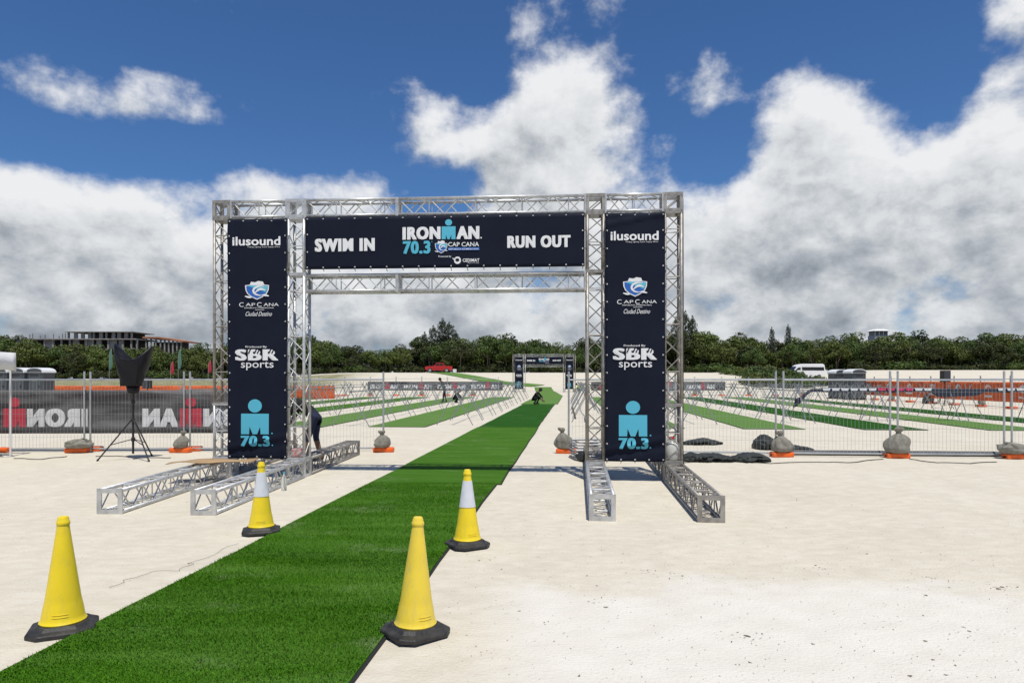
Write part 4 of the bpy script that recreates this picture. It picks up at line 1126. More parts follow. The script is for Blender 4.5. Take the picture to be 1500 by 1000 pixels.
# cables
CAB = mat('black_cable', (.012, .012, .012), .5)
def cable(pts, label, r=.008):
    out = []
    for i in range(len(pts) - 1):
        a, b = Vector(pts[i]), Vector(pts[i + 1])
        for k in range(8): out.append(a.lerp(b, k / 8) + Vector((.03 * math.sin(i * 8 + k), .04 * math.sin((i * 8 + k) * .7), 0)) * (1 if a.z < .1 and b.z < .1 else 0))
    out.append(Vector(pts[-1])); m = MB(); m.path(out, r, 6); tag(m.build('cable', CAB, None, True), label, 'cable', 'black cables on the sand')
G0 = lambda px, py: at(px, py) + Vector((0, 0, .012))
cable([G0(1002, 678), G0(1060, 676), G0(1128, 679), G0(1200, 677), G0(1240, 678), G0(1294, 673)], 'black cable on the sand from the arch to the tallest sandbag')
cable([G0(1332, 673), G0(1370, 678), G0(1420, 679), G0(1460, 677)], 'black cable on the sand between the tallest and the slumped right sandbags')
cable([G0(20, 672), G0(60, 673), G0(98, 669)], 'black cable on the sand beside the canopy leg')
cable([G0(140, 669), G0(170, 668), G0(198, 671), G0(250, 671)], 'black cable on the sand under the loudspeaker stand')
ux = ARCH + Vector((7.56 * math.cos(TH), -7.56 * math.sin(TH) + .1, 0))
cable([ux + Vector((0, 0, 4.4)), ux + Vector((.01, .02, 2.5)), ux + Vector((.0, 0, .5)), ux + Vector((.05, .1, .1)), ux + Vector((.25, .4, .012))], 'black cable hanging down the right outer tower', .009)

# ------------------------------------------------------------------ vehicles on the crest
GLASS = mat('dark_glass', (.008, .009, .011), .12); TYRE = mat('tyre', (.015, .015, .015), .8); RIM = mat('rim', (.5, .5, .52), .35, .7)
def wheels(root, xs_, yw, r=.34):
    for x in xs_:
        for s_ in (-1, 1):
            w_ = empty('wheel', (x, s_ * yw, r)); w_.parent = root
            t_ = MB(); t_.tube((0, -.11, 0), (0, .11, 0), r, 24); t_.build('tyre', TYRE, w_)
            q = MB(); q.tube((0, s_ * .112, 0), (0, s_ * .125, 0), r * .6, 16); q.build('rim', RIM, w_)
def loft(prof_list):     # list of (y, polygon in xz) -> skin
    n = len(prof_list[0][1]); mb = MB(); vs = []; fs = []
    for y, poly in prof_list: vs += [(x, y, z) for x, z in poly]
    for j in range(len(prof_list) - 1):
        for k in range(n): fs.append((j * n + k, j * n + (k + 1) % n, (j + 1) * n + (k + 1) % n, (j + 1) * n + k))
    fs += [tuple(range(n - 1, -1, -1)), tuple(range((len(prof_list) - 1) * n, len(prof_list) * n))]
    mb.add(vs, fs); return mb
VW = mat('van_white', (.80, .80, .80), .25)
vy = 103; vl = P(1180, vy); vz = hgt(vl.x, vy)
van = empty('passenger_van', (vl.x, vy, vz + .01), R(3), 'white high-roof passenger van parked behind the sloping hedge', 'van')
body = [(-2.55, .45), (-2.6, .95), (-2.35, 1.12), (-1.72, 1.85), (-1.3, 2.12), (-.6, 2.27), (2.2, 2.28), (2.45, 2.12), (2.62, 1.2), (2.64, .45), (2.3, .30), (-2.3, .30)]
inner = lambda k, dz: [(x * k, .3 + (z - .3) * dz) for x, z in body]
loft([(-.93, inner(.96, .93)), (-.90, body), (.90, body), (.93, inner(.96, .93))]).build('body', VW, van)
for s_ in (-1, 1):
    m = MB(); m.prism([(-.95, 1.28), (-1.05, 1.78), (2.35, 1.78), (2.42, 1.28)], s_ * .925, s_ * .945); m.build('side_window', GLASS, van)
    m = MB(); m.prism([(-2.0, 1.3), (-1.62, 1.68), (-1.22, 1.74), (-1.2, 1.36)], s_ * .925, s_ * .945); m.build('front_window', GLASS, van)
    m = MB(); m.cbox(-2.61, -2.53, s_ * .75 - .14, s_ * .75 + .14, .82, 1.0, .01); m.build('headlight', RIM, van)
m = MB(); m.add([(-2.32, -.8, 1.18), (-2.32, .8, 1.18), (-1.74, .74, 1.86), (-1.74, -.74, 1.86)], [(0, 1, 2, 3)]); ws = m.build('windscreen', GLASS, van); ws.location = (-.03, 0, .03)
wheels(van, (-1.75, 1.62), .84, .34)
m = MB(); m.box(-2.68, -2.4, -.85, .85, .35, .55); m.build('bumper', VW, van)
RP = mat('pickup_red', (.50, .015, .018), .3)
ry = 120; rl = P(643, ry); pk = empty('pickup_truck', (rl.x, ry, hgt(rl.x, ry) + .02), R(2), 'red double-cab pickup parked at the edge of the trees', 'pickup')
body = [(-2.3, .45), (-2.36, .9), (-2.2, 1.08), (-.95, 1.15), (.75, 1.15), (2.35, 1.12), (2.35, .5), (2.1, .38), (-2.0, .38)]
loft([(-.90, [(x * .98, z) for x, z in body]), (-.86, body), (.86, body), (.90, [(x * .98, z) for x, z in body])]).build('body', RP, pk)
cab = [(-.95, 1.14), (-.35, 1.66), (-.15, 1.72), (.75, 1.70), (1.0, 1.14)]
m = MB(); m.prism(cab, -.78, .78); m.build('cab', RP, pk)
for s_ in (-1, 1):
    m = MB(); m.prism([(-.72, 1.2), (-.28, 1.58), (.15, 1.62), (.15, 1.2)], s_ * .782, s_ * .80); m.build('side_window', GLASS, pk)
    m = MB(); m.prism([(.22, 1.2), (.22, 1.62), (.66, 1.6), (.85, 1.2)], s_ * .782, s_ * .80); m.build('side_window', GLASS, pk)
    m = MB(); m.cbox(-2.37, -2.30, s_ * .65 - .16, s_ * .65 + .16, .78, .95, .01); m.build('headlight', RIM, pk)
wheels(pk, (-1.5, 1.4), .80, .38)
m = MB(); m.box(-.9, .9, -.7, .7, 1.78, 1.81); m.build('roof_rack', PLB, pk)
for x in (-.3, .6):
    pass
ld = MB(); ld.cbox(-.3, .3, -.55, .55, 0, .62, .08); lo = ld.build('white_sacks', mat('white_sack', (.7, .7, .7), .8)); lo.location = (rl.x + 2.75, ry, hgt(rl.x + 2.75, ry)); lo.rotation_euler = (0, R(4), 0); tag(lo, 'white bundle standing behind the red pickup', 'bundle')

# ------------------------------------------------------------------ trees
def leaf_mat(name, c1, c2):
    m = mat(name, c1, .65, color2=c2, vscale=1.4, spec=.3); return m
LEAF = [leaf_mat('leaf_olive', (.045, .066, .010), (.125, .15, .03)), leaf_mat('leaf_green', (.032, .06, .010), (.09, .135, .026)), leaf_mat('leaf_dark', (.022, .034, .008), (.062, .074, .016)), leaf_mat('leaf_casuarina', (.02, .035, .014), (.055, .075, .03)), leaf_mat('leaf_bright', (.05, .085, .012), (.11, .16, .03)), leaf_mat('leaf_light', (.055, .085, .014), (.14, .18, .035))]
def leaf_cloud(lobes, per, size, rs, flat=.6):
    P_ = []; 
    for (cx_, cy_, cz_, rx, ry_, rz_) in lobes:
        n = int(per * (rx * ry_ + rx * rz_) * .9) + 20
        u = rs.normal(size=(n, 3)); u /= np.linalg.norm(u, axis=1)[:, None]
        rad = rs.uniform(.62, 1.08, n) ** .8
        p = u * rad[:, None] * np.array([rx, ry_, rz_]) + np.array([cx_, cy_, cz_])
        P_.append(np.concatenate([p, u], 1))
    A = np.concatenate(P_); n = len(A); p = A[:, :3]; nrm = A[:, 3:] + rs.normal(0, .7, (n, 3)); nrm[:, 2] += .35
    nrm /= np.linalg.norm(nrm, axis=1)[:, None]
    t = np.cross(nrm, rs.normal(size=(n, 3))); t /= np.linalg.norm(t, axis=1)[:, None]; b = np.cross(nrm, t)
    s_ = rs.uniform(.6, 1.3, n)[:, None] * size
    V = np.stack([p - t * s_ * .5, p + b * s_ * .28, p + t * s_ * .5, p - b * s_ * .28], 1)
    me = bpy.data.meshes.new('crown'); me.vertices.add(n * 4); me.loops.add(n * 4); me.polygons.add(n)
    me.vertices.foreach_set('co', V.reshape(-1)); me.loops.foreach_set('vertex_index', np.arange(n * 4, dtype=np.int32))
    me.polygons.foreach_set('loop_start', np.arange(0, n * 4, 4, dtype=np.int32)); me.polygons.foreach_set('loop_total', np.full(n, 4, dtype=np.int32)); me.update()
    return me
TREES = []
def tree_kind(seed, low=False):
    rs = np.random.RandomState(seed); r = random.Random(seed)
    tr = MB(); lobes = []                               # unit tree: height about 7
    for k in range(r.choice((1, 2, 2, 3))):
        bx, by = r.uniform(-.5, .5), r.uniform(-.5, .5); top = Vector((bx * 3 + r.uniform(-.6, .6), by * 3 + r.uniform(-.6, .6), r.uniform(3.6, 4.6)))
        b0 = Vector((bx, by, -.2)); mid = b0.lerp(top, .5) + Vector((r.uniform(-.3, .3), r.uniform(-.3, .3), 0))
        tr.path([b0, mid, top], [.12, .09, .05], 7)
        for q in range(4):
            e = top + Vector((r.uniform(-1.9, 1.9), r.uniform(-1.9, 1.9), r.uniform(.1, 1.6)))
            st_ = mid.lerp(top, r.uniform(.2, .95)); tr.path([st_, st_.lerp(e, .5) + Vector((0, 0, .2)), e], [.05, .035, .02], 5)
    for k in range(34 if low else 22):
        a = r.uniform(0, 6.28); rr = 2.7 * math.sqrt(r.random()); z = (3.0 + 3.3 * r.random() * (1 - (rr / 3.6) ** 2)) if not low else .7 + 5.6 * r.random() * (1 - (rr / 4.2) ** 2)
        q = r.uniform(.55, 1.15); lobes.append((rr * math.cos(a), rr * math.sin(a), z, q * 1.15, q * 1.15, q * .72))
    lobes.append((0, 0, 5.9, 1.2, 1.2, .8))
    return tr.mesh('trunk'), leaf_cloud(lobes, 85, .36, rs)
for s_ in range(7): TREES.append(tree_kind(100 + s_))
DENSE = [tree_kind(200 + s_, True) for s_ in range(5)]
def casuarina_kind(seed):
    rs = np.random.RandomState(seed); r = random.Random(seed); tr = MB(); lobes = []
    tr.path([(0, 0, -.2), (.1, 0, 4), (.05, .1, 9.4)], [.16, .11, .03], 7)
    for k in range(46):
        z = 2.2 + 7.0 * (k / 46); rr = (1.55 * (1 - (z - 2) / 8.4) + .22) * r.uniform(.5, 1.1); a = k * 2.4
        lobes.append((rr * math.cos(a), rr * math.sin(a), z + .25 * rr, .42, .42, .34)); tr.path([(0.05, 0, z - .3), (rr * math.cos(a), rr * math.sin(a), z + .2 * rr)], [.03, .012], 4)
    lobes.append((.05, .1, 9.5, .22, .22, .5))
    return tr.mesh('trunk'), leaf_cloud(lobes, 150, .24, rs)
CAS = [casuarina_kind(5), casuarina_kind(6)]
def bush_kind(seed):
    rs = np.random.RandomState(seed); r = random.Random(seed); tr = MB(); lobes = []
    for k in range(4): tr.path([(r.uniform(-.2, .2), r.uniform(-.2, .2), -.1), (r.uniform(-.7, .7), r.uniform(-.7, .7), 1.1)], [.04, .02], 5)
    for k in range(15):
        a = r.uniform(0, 6.28); rr = 1.2 * math.sqrt(r.random()); q = r.uniform(.35, .6); lobes.append((rr * math.cos(a), rr * math.sin(a), .35 + r.random() * 1.0 * (1 - rr / 1.6), q, q, q * .8))
    return tr.mesh('stems'), leaf_cloud(lobes, 210, .21, rs)
BUSH = [bush_kind(31), bush_kind(32), bush_kind(33)]
_mc = {}
def wm(me, m):
    k = (me.name, m.name)
    if k not in _mc: c = me.copy(); c.materials.append(m); _mc[k] = c
    return _mc[k]
def tree(kind, x, y, h, hw, leaf, name, label, group, cat='tree', wide=1.0, base=6.45, trunk='trunk', crown='crown', zoff=0.0):
    r_ = empty(name, (x, y, hgt(x, y) + zoff), rnd.uniform(0, 6.28), label, cat, group); s_ = h / base
    r_.scale = (s_ * wide * hw, s_ * wide * hw, s_)
    link(trunk, wm(kind[0], BARK), None, r_); link(crown, wm(kind[1], leaf), None, r_)
    return r_
prof = [(-80, 492), (0, 489), (40, 497), (60, 505), (150, 510), (250, 509), (310, 507), (380, 500), (450, 496), (500, 500), (530, 516), (575, 516), (600, 501), (640, 496), (680, 497), (715, 489), (760, 497), (800, 500), (850, 500), (940, 492), (1000, 484), (1040, 489), (1080, 489), (1110, 499), (1150, 498), (1200, 500), (1255, 488), (1272, 496), (1300, 496), (1322, 489), (1340, 488), (1400, 496), (1450, 493), (1580, 494)]
def ytop(px):
    for (a, b), (c, d) in zip(prof, prof[1:]):
        if a <= px <= c: return b + (d - b) * (px - a) / (c - a)
    return 495
px = -75
GT_ = 'broadleaf trees in the belt behind the sand'
i = 0
while px < 1575:
    for row, (d0, dy) in enumerate(((133.5, 0), (141, 1), (150, 0))):
        D_ = d0 + rnd.uniform(-2.5, 2.5); q = px + rnd.uniform(-9, 9) + row * 9
        loc = P(q, D_); zb = hgt(loc.x, D_)
        h = (HY - (ytop(q) + rnd.uniform(-5, 7) + (7 if row == 0 else 0))) / F * D_ + H - zb
        lf = LEAF[rnd.choice((0, 0, 1, 1, 2, 5))]
        lab = {'leaf_olive': 'olive green broadleaf tree in the belt behind the sand', 'leaf_green': 'mid green broadleaf tree in the belt behind the sand', 'leaf_dark': 'dark green broadleaf tree in the belt behind the sand', 'leaf_light': 'light yellowish green broadleaf tree in the belt behind the sand'}[lf.name]
        tree(TREES[(i * 3 + row) % 7] if row == 0 else DENSE[(i * 3 + row) % 5], loc.x, D_, max(4.5, h), 1.0, lf, 'broadleaf_tree', lab, lab.replace('tree', 'trees'), wide=rnd.uniform(.9, 1.15)); i += 1
    px += 27
# low growth at the forest edge
px = -60
while px < 1560:
    if not (1090 < px < 1240) and not (620 < px < 670):
        D_ = 131 + rnd.uniform(-.8, 2); loc = P(px, D_)
        tree(BUSH[i % 3], loc.x, D_, rnd.uniform(1.6, 3.2), rnd.uniform(.9, 1.5), LEAF[rnd.choice((1, 2, 2))], 'undergrowth_shrub', 'leafy shrub at the shaded foot of the tree belt', 'shrubs at the foot of the tree belt', 'shrub', base=1.9, trunk='stems', crown='foliage'); i += 1
    px += rnd.uniform(14, 26)
for (q, yt, kd, wd) in ((622, 486, 0, 1.0), (634, 476, 1, 1.0), (648, 466, 0, 1.1), (658, 470, 1, 1.0), (668, 484, 0, .9)):
    loc = P(q, 147); h = (HY - yt) / F * 147 + H - hgt(loc.x, 147); tree(CAS[kd], loc.x, 147 + rnd.uniform(-1, 1), h, 1, LEAF[3], 'casuarina_tree', 'tall feathery casuarina in the clump behind the red pickup', 'casuarinas behind the red pickup', base=9.9)
for (q, yt, lab) in ((1004, 455, 'tall feathery casuarina behind the right pillar of the big arch'), (1014, 462, 'feathery casuarina beside the tallest one behind the right pillar'), (990, 463, 'feathery casuarina hidden partly by the right outer tower'),
                     (1131, 478, 'thin feathery casuarina above the hedge, left one of two'), (1155, 474, 'thin feathery casuarina above the white van')):
    loc = P(q, 140); h = (HY - yt) / F * 140 + H - hgt(loc.x, 140); tree(CAS[q % 2], loc.x, 140, h, .85 if q < 1100 else .6, LEAF[3], 'casuarina_tree', lab, None, base=9.9)
# sloping hedge in front of the van
for k, (q, yt, D_) in enumerate([(1062, 541, 112), (1078, 535, 111), (1094, 530, 109), (1102, 532, 100), (1113, 528, 102), (1124, 531, 98), (1133, 532, 99), (1146, 534, 97.5), (1158, 538, 97), (1169, 541, 96.5), (1180, 544, 96), (1191, 546, 95.5), (1201, 549, 95), (1211, 551, 94.5), (1140, 545, 93), (1155, 547, 92.5), (1122, 545, 94), (1172, 550, 92.2), (1108, 543, 96)]):
    loc = P(q, D_); zb = hgt(loc.x, D_); h = max(1.0, (HY - yt) / F * D_ + H - zb)
    tree(BUSH[k % 3], loc.x, D_, h, .8 if h > 2 else 1.1, LEAF[4] if k < 2 else LEAF[k % 2], 'hedge_shrub', 'bright green shrub at the low end of the hedge' if k < 2 else 'dense shrub of the sloping hedge below the white van', 'bright shrubs by the hedge' if k < 2 else 'shrubs of the sloping hedge', 'shrub', base=1.38, trunk='stems', crown='foliage', zoff=-.05)

# ------------------------------------------------------------------ far buildings
bz = 235.0
BX = lambda px: (px - CX) / F * bz
BZ = lambda py: (HY - py) / F * bz + H
bd = empty('unfinished_building', (BX(150), bz, 0), 0, 'unfinished grey concrete building with open floors above the trees', 'building')
ox = BX(150)
def bpart(nm, x0, x1, y0, y1, z0, z1, m=CONC, parent=None):
    q = MB(); q.box(x0 - ox, x1 - ox, y0, y1, z0, z1); return q.build(nm, m, parent or bd)
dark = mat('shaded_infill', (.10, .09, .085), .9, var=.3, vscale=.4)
zs = BZ(497.2)
bpart('floor_slab', BX(34), BX(214), -6, 8, zs - .35, zs); bpart('floor_slab', BX(34), BX(214), -6, 8, zs - 3.7, zs - 3.4); bpart('floor_slab', BX(34), BX(214), -6, 8, zs - 7.2, zs - 6.9)
bpart('roof_slab', BX(113), BX(209), -6.5, 8, BZ(488.2), BZ(487.2))
for px in [36, 52, 68, 80, 92, 104, 116, 128, 140, 149, 160, 171, 182, 192, 204, 212]:
    bpart('column', BX(px), BX(px) + .5, -5.5, -5.0, zs - 10.5, zs - .35)
for px in [115, 124, 134, 144, 151, 160, 169, 178, 186, 196, 205]:
    bpart('column', BX(px), BX(px) + (.5 if px % 2 else 1.1), -5.8, -5.3, zs, BZ(488.2))
for (a, b) in ((55, 66), (76, 92), (118, 127), (135, 146), (152, 160), (170, 181), (184, 191)):
    bpart('infill_wall', BX(a), BX(b), -4.2, -4.0, zs - 3.4, zs - .36, mat('pale_block', (.42, .41, .4), .9, var=.2, vscale=.5))
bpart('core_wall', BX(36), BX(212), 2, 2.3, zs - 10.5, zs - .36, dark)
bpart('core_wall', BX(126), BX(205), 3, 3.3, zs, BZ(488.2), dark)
for px in [36, 38, 41, 48, 57, 61, 72, 79, 91, 99, 104, 108]:
    q = MB(); q.box(BX(px) - ox - .09, BX(px) - ox + .09, -4.5, -4.32, zs, zs + rnd.uniform(.8, 1.9)); q.build('starter_bar', mat('rebar', (.18, .14, .12), .8), bd)
b2 = empty('orange_roofed_building', (BX(240), bz + 4, 0), 0, 'low building shell with rusty orange formwork roof', 'building')
ox = BX(240)
q = MB(); q.add([(BX(211) - ox, -5, BZ(493.2)), (BX(235) - ox, -5, BZ(493.6)), (BX(270) - ox, -5, BZ(499.4)), (BX(270) - ox, 8, BZ(499.4)), (BX(235) - ox, 8, BZ(493.6)), (BX(211) - ox, 8, BZ(493.2)),
                 (BX(211) - ox, -5, BZ(493.2) - .5), (BX(235) - ox, -5, BZ(493.6) - .6), (BX(270) - ox, -5, BZ(499.4) - .5), (BX(270) - ox, 8, BZ(499.4) - .5), (BX(235) - ox, 8, BZ(493.6) - .6), (BX(211) - ox, 8, BZ(493.2) - .5)],
                [(0, 1, 4, 5), (1, 2, 3, 4), (6, 11, 10, 7), (7, 10, 9, 8), (0, 6, 7, 1), (1, 7, 8, 2), (2, 8, 9, 3), (3, 9, 10, 4), (4, 10, 11, 5), (5, 11, 6, 0)]); q.build('roof', mat('formwork_orange', (.36, .14, .06), .8, var=.3, vscale=.5), b2)
for px in (214, 221, 228, 235, 241, 247, 253, 259, 265):
    zt = BZ(493.2) - .5 if px < 236 else BZ(493.6) - .6 - (px - 235) / 35 * (BZ(493.6) - BZ(499.4))
    bpart('column', BX(px), BX(px) + .45, -4.5, -4.05, 2, zt - .02, CONC, b2)
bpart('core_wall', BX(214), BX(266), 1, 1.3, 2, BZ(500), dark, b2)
# lookout cabin on the right
bz2 = 205.0; lx = (1286 - CX) / F * bz2; lz = lambda py: (HY - py) / F * bz2 + H
lk = empty('lookout_cabin', (lx, bz2, 0), 0, 'small white-roofed lookout cabin above the trees', 'building')
q = MB(); q.box(-2.0, 2.0, -2, 2, 0, lz(491.5)); q.build('tower', mat('cabin_wall', (.42, .42, .42), .8), lk)
q = MB(); q.box(-1.8, 1.8, -1.8, 1.8, lz(491.5), lz(485.2)); q.build('glazing', mat('cabin_glass', (.06, .07, .08), .3), lk)
for sx_ in (-1.85, -.62, .62, 1.85):
    q = MB(); q.box(sx_ - .09, sx_ + .09, -1.93, -1.82, lz(491.5), lz(485.2)); q.build('mullion', WHITE, lk)
q = MB(); q.add([(-2.6, -2.6, lz(485.2)), (2.6, -2.6, lz(485.2)), (2.6, 2.6, lz(485.2)), (-2.6, 2.6, lz(485.2)), (-1.2, -1.2, lz(482.4)), (1.2, -1.2, lz(482.4)), (1.2, 1.2, lz(482.4)), (-1.2, 1.2, lz(482.4))], [(0, 3, 2, 1), (4, 5, 6, 7), (0, 1, 5, 4), (1, 2, 6, 5), (2, 3, 7, 6), (3, 0, 4, 7)]); q.build('roof', WHITE, lk)

# feather flags by the left trees
def flag(px, yt, D_, m, label, h_):
    loc = P(px, D_); zb = hgt(loc.x, D_); r = empty('feather_flag', (loc.x, D_, zb), 0, label, 'flag', None)
    zt = (HY - yt) / F * D_ + H - zb
    q = MB(); q.path([(0, 0, 0), (0, 0, zt * .7), (.06, 0, zt * .9), (.3, 0, zt)], .025, 6); q.build('pole', GALV, r)
    n = 14; vs = []; fs = []
    for k in range(n + 1):
        t = k / n; z = zt - h_ * (1 - t); wd = .55 * math.sin(math.pi * (.12 + .80 * t)) ** .8
        x0 = .3 * max(0, (z / zt - .7) / .3) ** 2
        vs += [(x0, .0, z), (x0 + wd * (1 - .3 * t), .08 * math.sin(t * 5), z - .12)]
    fs = [(2 * k, 2 * k + 1, 2 * k + 3, 2 * k + 2) for k in range(n)]
    q = MB(); q.add(vs, fs); o = q.build('sail', m, r, True); o.modifiers.new('s', 'SOLIDIFY').thickness = .01
FG = mat('flag_green', (.10, .22, .17), .7); FR = mat('flag_red', (.50, .03, .06), .7)
flag(160, 511, 100, FG, 'tall green feather flag left of the covered loudspeaker', 3.0); flag(261, 511, 100, FG, 'tall green feather flag between the red ones', 3.0)
flag(250, 529, 100, FR, 'red feather flag beside the tall green flag', 1.9); flag(305, 528, 100, FR, 'red feather flag next to the left arch tower', 1.8)

# ------------------------------------------------------------------ people
SKIN = mat('skin', (.20, .11, .07), .55); CBLK = mat('black_clothes', (.008, .008, .009), .85, var=.2, vscale=8); CBLU = mat('navy_shorts', (.012, .018, .05), .85, var=.3, vscale=9); HAIR = mat('dark_hair', (.008, .006, .005), .7); SHOE = mat('dark_shoes', (.02, .02, .02), .7)
LIME = mat('lime_vest', (.45, .60, .03), .7)
def person(loc, rz, J, label, mats, scale=1.0, hat=False):
    """J: joint positions (x forward, y left, z up). One continuous skinned body, hair as a child."""
    names = []; vs = []; es = []; rad = []
    def v(n_, p, r_): names.append(n_); vs.append(tuple(p)); rad.append(r_); return len(vs) - 1
    V = {k: Vector(q) for k, q in J.items()}
    pel = v('pel', V['pel'], .135); mid = v('mid', V['pel'].lerp(V['chest'], .5), .13); ch = v('chest', V['chest'], .15); nk = v('neck', V['neck'], .058)
    hd0 = v('head', V['neck'].lerp(V['head'], .55), .075); hd = v('head', V['head'], .098); fw = (V['look']).normalized()
    tp = v('head', V['head'] + (V['head'] - V['neck']).normalized() * .085, .07)
    es += [(pel, mid), (mid, ch), (ch, nk), (nk, hd0), (hd0, hd), (hd, tp)]
    ns = v('face', V['head'] + fw * .108 - (V['head'] - V['neck']).normalized() * .01, .017); es.append((hd, ns))
    for s_ in ('L', 'R'):
        sh = v('sh', V['sh' + s_], .068); el_ = v('arm', V['el' + s_], .047); wr = v('wr', V['wr' + s_], .031)
        es += [(ch, sh), (sh, el_), (el_, wr)]
        d = (V['wr' + s_] - V['el' + s_]).normalized(); side = d.orthogonal().normalized(); up = d.cross(side)
        pm = v('hand', V['wr' + s_] + d * .06, .030); es.append((wr, pm))
        for q, (off, ln) in enumerate(((-.030, .065), (-.010, .078), (.010, .075), (.028, .058))):
            a = v('hand', V['wr' + s_] + d * (.06 + ln * .6) + side * off, .0095); b = v('hand', V['wr' + s_] + d * (.06 + ln) + side * off + up * .025, .008); es += [(pm, a), (a, b)]
        a = v('hand', V['wr' + s_] + d * .05 + side * -.05 + up * .015, .011); b = v('hand', V['wr' + s_] + d * .085 + side * -.062 + up * .03, .009); es += [(wr, a), (a, b)]
        hp = v('hip', V['hip' + s_], .095); kn = v('knee', V['kn' + s_], .062); an = v('ank', V['an' + s_], .042); toe = v('foot', V['an' + s_] + Vector(J.get('foot', (.17, 0, 0))) + Vector((0, 0, -.045)), .036); he = v('foot', V['an' + s_] + Vector((-.05, 0, -.04)), .036)
        ca = v('calf', V['kn' + s_].lerp(V['an' + s_], .35), .056)
        es += [(pel, hp), (hp, kn), (kn, ca), (ca, an), (an, toe), (an, he)]
    me = bpy.data.meshes.new('person'); me.from_pydata(vs, es, []); me.update()
    ob = bpy.data.objects.new('person', me); col.objects.link(ob)
    ob.modifiers.new('skin', 'SKIN'); ob.modifiers.new('sub', 'SUBSURF').levels = 2; ob.modifiers['sub'].render_levels = 2
    if not me.skin_vertices: 
        bpy.context.view_layer.objects.active = ob
        bm = bmesh.new(); bm.from_mesh(me); bm.verts.layers.skin.verify(); bm.to_mesh(me); bm.free()
    for k, sv in enumerate(me.skin_vertices[0].data): sv.radius = (rad[k], rad[k]); sv.use_root = (k == 0)
    dg = bpy.context.evaluated_depsgraph_get(); nm = bpy.data.meshes.new_from_object(ob.evaluated_get(dg))
    bpy.data.objects.remove(ob)
    keys = ['top', 'legs', 'skin', 'shoe']; nm.materials.clear()
    for q in keys: nm.materials.append(mats[q])
    pts = [Vector(p) for p in vs]
    segs = []
    zone = {'pel': 1, 'mid': 0, 'chest': 0, 'neck': 2, 'head': 2, 'face': 2, 'sh': 0, 'arm': mats.get('arm', 0), 'wr': 2, 'hand': 2, 'hip': 1, 'knee': mats.get('knee', 1), 'calf': mats.get('calf', 1), 'ank': mats.get('calf', 1), 'foot': 3}
    for (a, b) in es: segs.append((pts[a], pts[b], zone[names[a]], zone[names[b]], rad[a], rad[b]))
    for p in nm.polygons:
        p.use_smooth = True; c = p.center; best = 1e9; bi = 0
        for (a, b, za, zb, ra, rb) in segs:
            ab = b - a; t = max(0, min(1, (c - a).dot(ab) / max(ab.length_squared, 1e-9))); d = (c - (a + ab * t)).length - (ra + (rb - ra) * t)
            if d < best: best = d; bi = za if t < .5 else zb
        p.material_index = bi
    o = bpy.data.objects.new('person', nm); col.objects.link(o); o.location = loc; o.rotation_euler = (0, 0, rz); o.scale = (scale,) * 3
    tag(o, label, 'person')
    # hair cap
    up = (V['head'] - V['neck']).normalized(); bm = bmesh.new(); bmesh.ops.create_icosphere(bm, subdivisions=3, radius=.112)
    for q in bm.verts: q.co = q.co + V['head'] + up * .035 - fw * .022
    bmesh.ops.delete(bm, geom=[f for f in bm.faces if (f.calc_center_median() - V['head']).dot(fw) > .05 and (f.calc_center_median() - V['head']).dot(up) < .06], context='FACES')
    hm = bpy.data.meshes.new('hair'); bm.to_mesh(hm); bm.free()
    for p in hm.polygons: p.use_smooth = True
    h = link('cap' if hat else 'hair', hm, mats['hair'], o); 
    return o
BL = {'top': CBLK, 'legs': CBLK, 'skin': SKIN, 'shoe': SHOE, 'hair': HAIR}
bend = dict(pel=(-.12, 0, .90), chest=(.22, 0, 1.12), neck=(.36, 0, 1.20), head=(.47, 0, 1.22), look=(.6, 0, -.8), shL=(.25, .18, 1.13), shR=(.25, -.18, 1.13), elL=(.36, .22, .88), elR=(.36, -.22, .88), wrL=(.48, .16, .68), wrR=(.48, -.16, .68),
            hipL=(-.10, .10, .86), hipR=(-.10, -.10, .86), knL=(.02, .13, .47), knR=(-.06, -.13, .47), anL=(.06, .16, .085), anR=(-.16, -.14, .085))
lean = dict(pel=(-.02, 0, .93), chest=(.14, 0, 1.32), neck=(.22, 0, 1.48), head=(.31, 0, 1.60), look=(.8, 0, -.5), shL=(.14, .19, 1.36), shR=(.14, -.19, 1.36), elL=(.28, .23, 1.10), elR=(.26, -.22, 1.12), wrL=(.44, .18, .92), wrR=(.40, -.17, .94),
            hipL=(-.02, .10, .88), hipR=(-.02, -.10, .88), knL=(.08, .14, .48), knR=(-.04, -.13, .48), anL=(.10, .18, .085), anR=(-.14, -.16, .085))
crouch = dict(pel=(-.18, 0, .30), chest=(.08, 0, .66), neck=(.19, 0, .80), head=(.30, 0, .87), look=(.7, 0, -.7), shL=(.09, .19, .68), shR=(.09, -.19, .68), elL=(.30, .22, .46), elR=(.30, -.22, .46), wrL=(.46, .12, .26), wrR=(.46, -.12, .26),
              hipL=(-.16, .11, .29), hipR=(-.16, -.11, .29), knL=(.22, .20, .48), knR=(.22, -.20, .46), anL=(-.02, .17, .085), anR=(-.04, -.17, .085))
nb = dict(BL); nb['legs'] = CBLU; nb['calf'] = 2; nb['knee'] = 1
person(P(455, 13.05), R(180), bend, 'person in black shirt and navy shorts bending over behind the left arch tower', nb, 1.0)
person(P(651, 45.5), R(188), lean, 'person in black leaning forward between the bike racks', BL, .95)
person(P(668, 44.5), R(-10), crouch, 'person in black crouching on the pale strip between the racks', BL, .9)
person(P(785, 41.5, .022), R(-25), crouch, 'person in black crouching in the middle of the green aisle', BL, 1.0)
lv = dict(BL); lv['top'] = LIME
person(P(849, 74), R(160), crouch, 'person in a lime vest working beside the distant arch', lv, 1.1)

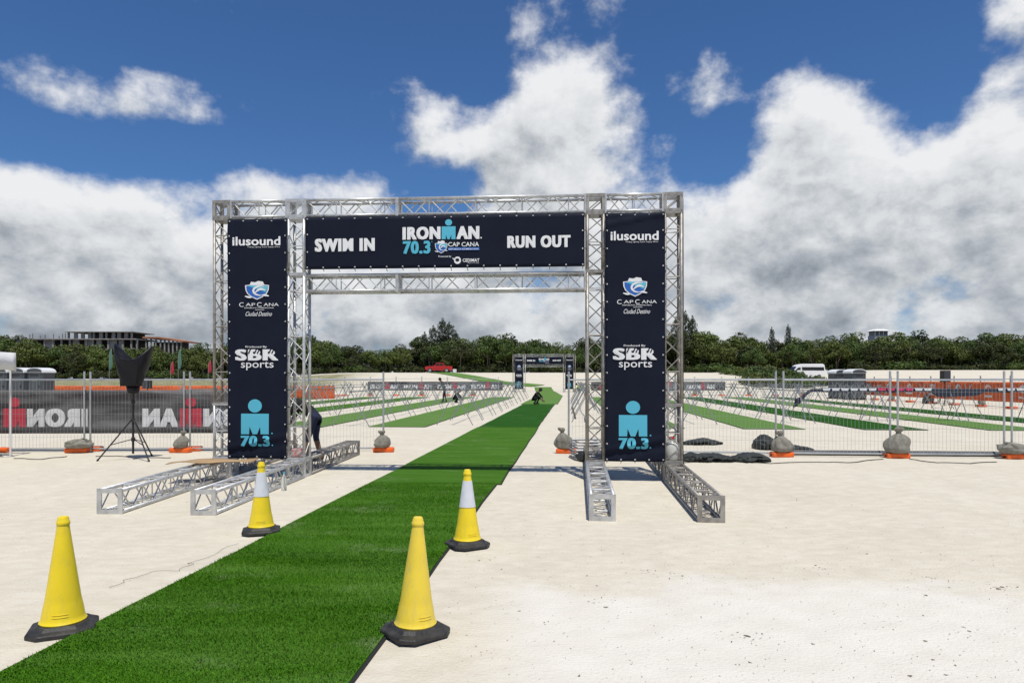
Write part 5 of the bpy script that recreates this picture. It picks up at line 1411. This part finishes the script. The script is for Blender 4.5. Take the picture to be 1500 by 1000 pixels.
# ------------------------------------------------------------------ debris on the sand
DEB = mat('dry_debris', (.20, .165, .12), .9, var=.5, vscale=3)
def debris(n, fn, label, smin, smax, seed):
    r = random.Random(seed); mb = MB()
    for _ in range(n):
        x, y = fn(r); a = r.uniform(0, 6.28); L = r.uniform(smin, smax) * (2.2 if r.random() < .07 else 1); w_ = L * r.uniform(.10, .35)
        c, s_ = math.cos(a), math.sin(a); k = r.uniform(-.3, .3)
        pts = [(-L / 2, -w_ / 2), (0, -w_ / 2 + k * L), (L / 2, 0), (0, w_ / 2 + k * L)]
        z0 = .003
        mb.add([(x + c * p - s_ * q, y + s_ * p + c * q, z0) for p, q in pts] + [(x + c * p * .7 - s_ * q * .7, y + s_ * p * .7 + c * q * .7, z0 + w_ * .5) for p, q in pts],
               [(4, 5, 6, 7), (0, 1, 5, 4), (1, 2, 6, 5), (2, 3, 7, 6), (3, 0, 4, 7)])
    o = mb.build('dry_debris', DEB); tag(o, label, 'debris', None, 'stuff')
def right_zone(r):
    while True:
        y = 2.9 + 6.5 * r.random() ** 1.3; x = r.uniform(-.5, .8 * y + .3)
        if x > cx(y) + 1.15: return x, y
def left_zone(r):
    while True:
        y = 4 + 9 * r.random(); x = r.uniform(-.8 * y, 0)
        if x < cx(y) - 1.1: return x, y
debris(2400, right_zone, 'small dry twigs and flecks scattered over the pale foreground sand', .004, .014, 1)
debris(260, left_zone, 'sparse dry flecks on the sand left of the turf', .005, .016, 2)
def clump(r):
    c = r.choice([(2.55, 5.75), (3.3, 5.5), (3.75, 5.2), (1.2, 5.6), (2.9, 4.3), (4.0, 4.3), (1.5, 4.2), (.6, 4.9)]); return c[0] + r.gauss(0, .09), c[1] + r.gauss(0, .05)
debris(110, clump, 'dark little clumps of dried seaweed on the foreground sand', .007, .026, 3)
# thin wire lying along the left turf edge
cable([G0(160, 862), G0(205, 843), G0(268, 835), G0(282, 825), G0(350, 797)], 'thin stray wire on the sand along the left turf edge', .0014)
bpy.context.view_layer.update()
